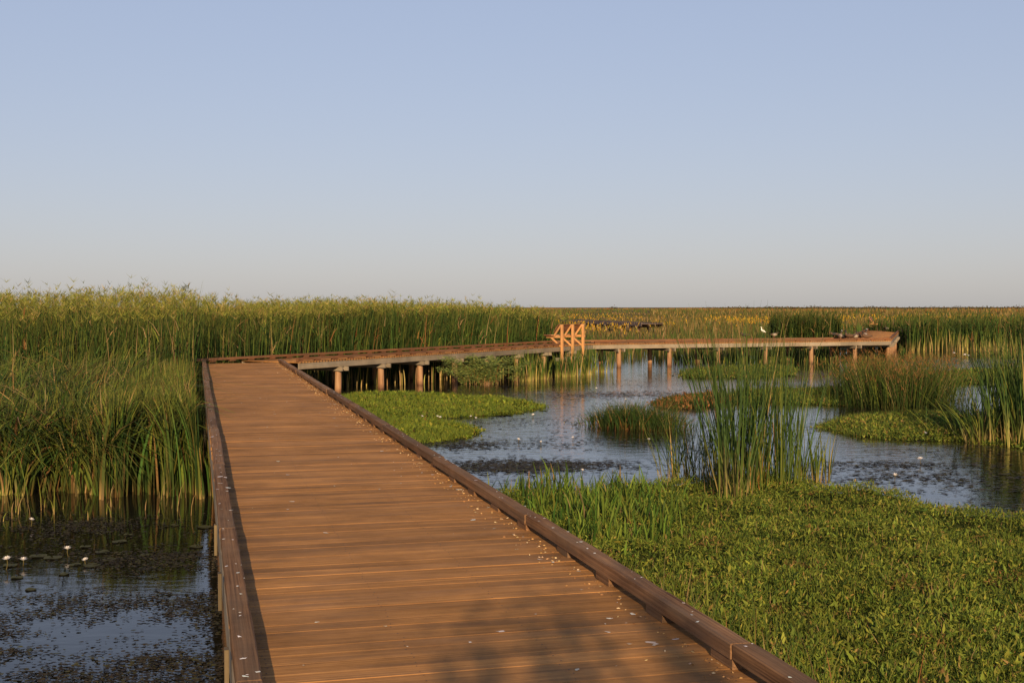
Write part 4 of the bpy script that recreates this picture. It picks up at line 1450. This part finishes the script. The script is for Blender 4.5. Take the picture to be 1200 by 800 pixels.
# ------------------------------------------------------------------ birds
def sweep(path, k=12):
    """closed body from rings (x, z, half width, half height, colour) in the xz plane"""
    V, F, Cc = [], [], []
    for (x, z, w, h, c, tx, tz) in path:
        for a in range(k):
            t = 2 * math.pi * a / k
            off = h * math.sin(t)
            V.append((x - tz * off, w * math.cos(t), z + tx * off)); Cc.append(c)
    for i in range(len(path) - 1):
        for a in range(k):
            F.append((i * k + a, i * k + (a + 1) % k, (i + 1) * k + (a + 1) % k, (i + 1) * k + a))
    return np.array(V), np.array(F), np.array(Cc)


def with_tangent(pts):
    out = []
    for i, p in enumerate(pts):
        a = pts[max(0, i - 1)]; b = pts[min(len(pts) - 1, i + 1)]
        dx, dz = b[0] - a[0], b[1] - a[1]
        l = math.hypot(dx, dz) or 1
        out.append((*p, dx / l, dz / l))
    return out


DKB, BRN, WHT, BLK = (0.03, 0.026, 0.024), (0.10, 0.055, 0.03), (0.62, 0.58, 0.52), (0.015, 0.014, 0.014)
FLANK = (0.30, 0.24, 0.18)
BILL = (0.25, 0.10, 0.06)


def duck_meshes(flank, low):
    face = (0.5, 0.46, 0.40) if flank == WHT else BLK
    flank = FLANK if flank == WHT else flank
    pts = [(-.27, .20, .004, .004, DKB), (-.22, .19, .035, .018, DKB), (-.14, .175, .075, .055, BRN), (-.03, .165, .095, .082, flank), (.08, .170, .085, .080, flank), (.15, .195, .06, .058, BRN)]
    if low:
        pts += [(.175, .235, .035, .035, BRN), (.185, .265, .034, .034, DKB), (.205, .285, .032, .032, DKB), (.235, .285, .022, .022, DKB)]
        pts += [(.255, .278, .015, .010, BILL), (.295, .272, .012, .005, BILL), (.30, .272, .001, .001, BILL)]
    else:
        pts += [(.175, .25, .042, .043, BRN), (.175, .31, .034, .035, DKB), (.185, .355, .038, .037, BLK), (.215, .372, .036, .035, face), (.245, .368, .026, .024, face)]
        pts += [(.262, .362, .015, .010, BILL), (.302, .352, .013, .005, BILL), (.307, .352, .001, .001, BILL)]
    V, F, Cc = sweep(with_tangent(pts))
    body = np_mesh('body', V, F, Cc, smooth=True); body.materials.append(M_BIRD)
    return body


def leg_mesh(h, r, col, foot):
    V, F = [], []
    k = 6
    for i, z in enumerate((h, h * .5, 0.012)):
        for a in range(k):
            t = 2 * math.pi * a / k
            V.append((r * math.cos(t) + (.01 if i == 1 else 0), r * math.sin(t), z))
    for i in range(2):
        for a in range(k):
            F.append((i * k + a, i * k + (a + 1) % k, (i + 1) * k + (a + 1) % k, (i + 1) * k + a))
    b = len(V)
    V += [(-.01, 0, .010), (foot, -foot * .5, .003), (foot * 1.15, 0, .005), (foot, foot * .5, .003)]
    F.append((b, b + 1, b + 2, b + 3))
    me = np_mesh('leg', V, F, np.tile([col], (len(V), 1))); me.materials.append(M_BIRD)
    return me


LEG_D = leg_mesh(.115, .007, BILL, .05)
D_UP_W, D_UP_D, D_LOW_W, D_LOW_D = duck_meshes(WHT, False), duck_meshes(BRN, False), duck_meshes(WHT, True), duck_meshes(DKB, True)


def duck(loc, rz, me, label, sc=1.0):
    r = empty('duck', loc, rz)
    r.scale = (sc, sc, sc)
    tag(r, label, 'duck', 'ducks resting on the boardwalk')
    b = bpy.data.objects.new('body', me); C.objects.link(b); b.parent = r
    for s in (-1, 1):
        l = bpy.data.objects.new('leg', LEG_D); C.objects.link(l); l.parent = r; l.location = (-.01, s * .035, 0)


def on_run(run, px, y, z=DECK):
    x = line_x(run, Vector((0, 0, 0)), Vector((px - 600, FPX, 0)).normalized())(y)
    return run.world(x, y, z)


KT = DECK + 0.1215
for (px, run, y, z, rz, me, lab, sc) in (
        (873, run3, W2 - .065, KT, 2.6, D_LOW_D, 'dark duck hunched on the far kerb, on the bench side of the egret', 1.0),
        (907, run3, W2 - .065, KT, 0.3, D_LOW_W, 'white-flanked duck squatting just beside the egret', 1.0),
        (978, run3, W2 - .065, KT, 2.9, D_LOW_D, 'lone dark duck between the egret and the duck flock', 1.0),
        (984, run3, W2 - .5, DECK, 0.9, D_UP_W, 'upright pale-faced duck at the egret end of the flock', 1.25),
        (990, run3, W2 - .3, DECK, 2.7, D_LOW_D, 'low dark duck behind the upright ones in the flock', 1.05),
        (996, run3, W2 - .7, DECK, 2.4, D_UP_D, 'brown duck standing upright inside the flock', 1.25),
        (1002, run3, W2 - .4, DECK, 0.2, D_LOW_W, 'pale-flanked duck sitting inside the flock', 1.05),
        (1008, run3, W2 - .3, DECK, 2.4, D_UP_D, 'brown duck standing at the corner of the boardwalk in the flock', 1.1),
        (1013, run3, W2 - .2, DECK, 0.9, D_UP_W, 'tall pale-faced duck at the boardwalk corner', 1.4),
        (1016, run3, W2 - .9, DECK, 3.0, D_UP_D, 'brown duck standing nearest the far bench in the flock', 1.1),
        (1039, run4, .9, DECK, 0.1, D_LOW_W, 'pale-flanked duck apart from the flock, sitting mid-deck', 1.15),
        (1047, run4, .45, DECK, 2.0, D_LOW_D, 'dark duck resting by the outer kerb beyond the flock', 1.15),
        (1044, run4, .75, DECK, 1.2, D_UP_D, 'brown duck standing by the outer kerb beyond the flock', 1.1)):
    duck(on_run(run, px, y, z), rz, me, lab, sc)

# egret: hunched, long black legs
pts = [(-.20, .36, .006, .006, WHT), (-.15, .38, .035, .025, WHT), (-.06, .42, .065, .060, WHT), (.03, .47, .062, .066, WHT), (.09, .53, .042, .045, WHT), (.10, .58, .025, .027, WHT),
       (.08, .62, .019, .020, WHT), (.085, .66, .020, .021, WHT), (.115, .68, .022, .022, WHT), (.145, .676, .014, .013, WHT), (.165, .672, .008, .007, (0.5, .35, .05)), (.23, .66, .002, .002, (0.4, .28, .05))]
pts = [(a, b, c, d, tuple(min(.8, v * 1.32) for v in e) if e == WHT else e) for a, b, c, d, e in pts]
V, F, Cc = sweep(with_tangent(pts))
eg = empty('egret', on_run(run3, 894, W2 - .065, KT), 2.6)
eg.scale = (.82, .82, .82)
tag(eg, 'white egret standing on thin dark legs on the boardwalk kerb', 'egret')
eb = link('body', np_mesh('body', V, F, Cc, smooth=True), M_BIRD, eg)
LEG_E = leg_mesh(.40, .008, BLK, .05)
for s in (-1, 1):
    l = bpy.data.objects.new('leg', LEG_E); C.objects.link(l); l.parent = eg; l.location = (-.01, s * .03, 0)


# ------------------------------------------------------------------ the tree behind the viewpoint whose tips shade the planks
def shade_tree():
    # tips of its boughs: where their shadow ends on the deck, traced back along the sun; the last is added in place of the viewer's head
    spots = [(742, 702, 12.0), (772, 742, 11.5), (800, 775, 11.0), (835, 800, 11.4), (690, 735, 11.0), (668, 752, 10.8), (628, 742, 11.8), (640, 764, 11.2), (566, 772, 11.0), (585, 795, 10.6), (524, 795, 11.5)]
    tips = [G(a, b, DECK) + S * d for a, b, d in spots]
    base = Vector((2.6, -6.0, 0))
    root = empty('tree', base)
    tag(root, 'slender leafy tree behind the viewpoint, seen only by its shadow', 'tree')
    br, lf = [], []
    fork = Vector((0, 0, 1.6))

    def tube(p, q, r0, r1):
        k = 7
        d = (q - p).normalized(); a = d.orthogonal().normalized(); b = d.cross(a)
        V = np.array([tuple(c + (a * math.cos(2 * math.pi * i / k) + b * math.sin(2 * math.pi * i / k)) * r) for c, r in ((p, r0), ((p + q) / 2 + Vector((.03, .02, .05)), (r0 + r1) / 2), (q, r1)) for i in range(k)])
        F = np.array([(j * k + i, j * k + (i + 1) % k, (j + 1) * k + (i + 1) % k, (j + 1) * k + i) for j in range(2) for i in range(k)])
        return V, F, np.tile([[0.12, 0.08, 0.05]], (len(V), 1))

    br.append(tube(Vector((0, 0, -.4)), fork, .11, .08))
    for t in tips:
        q = t - base
        br.append(tube(fork, q - Vector((0, 0, .12)), .05, .012))
        P = np.array([tuple(q - Vector((0, 0, .12)))]) + rng.normal(0, 1, (75, 3)) * (.055, .055, .2)
        lf.append(leaves(P, rng.uniform(.06, .11, 75), rng.uniform(.03, .06, 75), pick([GREEN, GREEN_D], [1, 1], 75), up=.4))
        for s in (.55, .75):
            c = fork.lerp(q, s)
            P = np.array([tuple(c)]) + rng.normal(0, 1, (40, 3)) * (.16, .16, .2)
            lf.append(leaves(P, rng.uniform(.06, .11, 40), rng.uniform(.03, .05, 40), pick([GREEN, GREEN_D], [1, 1], 40), up=.4))
    V, F, Cc = join_parts(br); link('trunk', np_mesh('trunk', V, F, Cc, smooth=True), attr_mat('bark', .9, .2), root)
    V, F, Cc = join_parts(lf); link('crown', np_mesh('crown', V, F, Cc), M_MAT, root)


shade_tree()
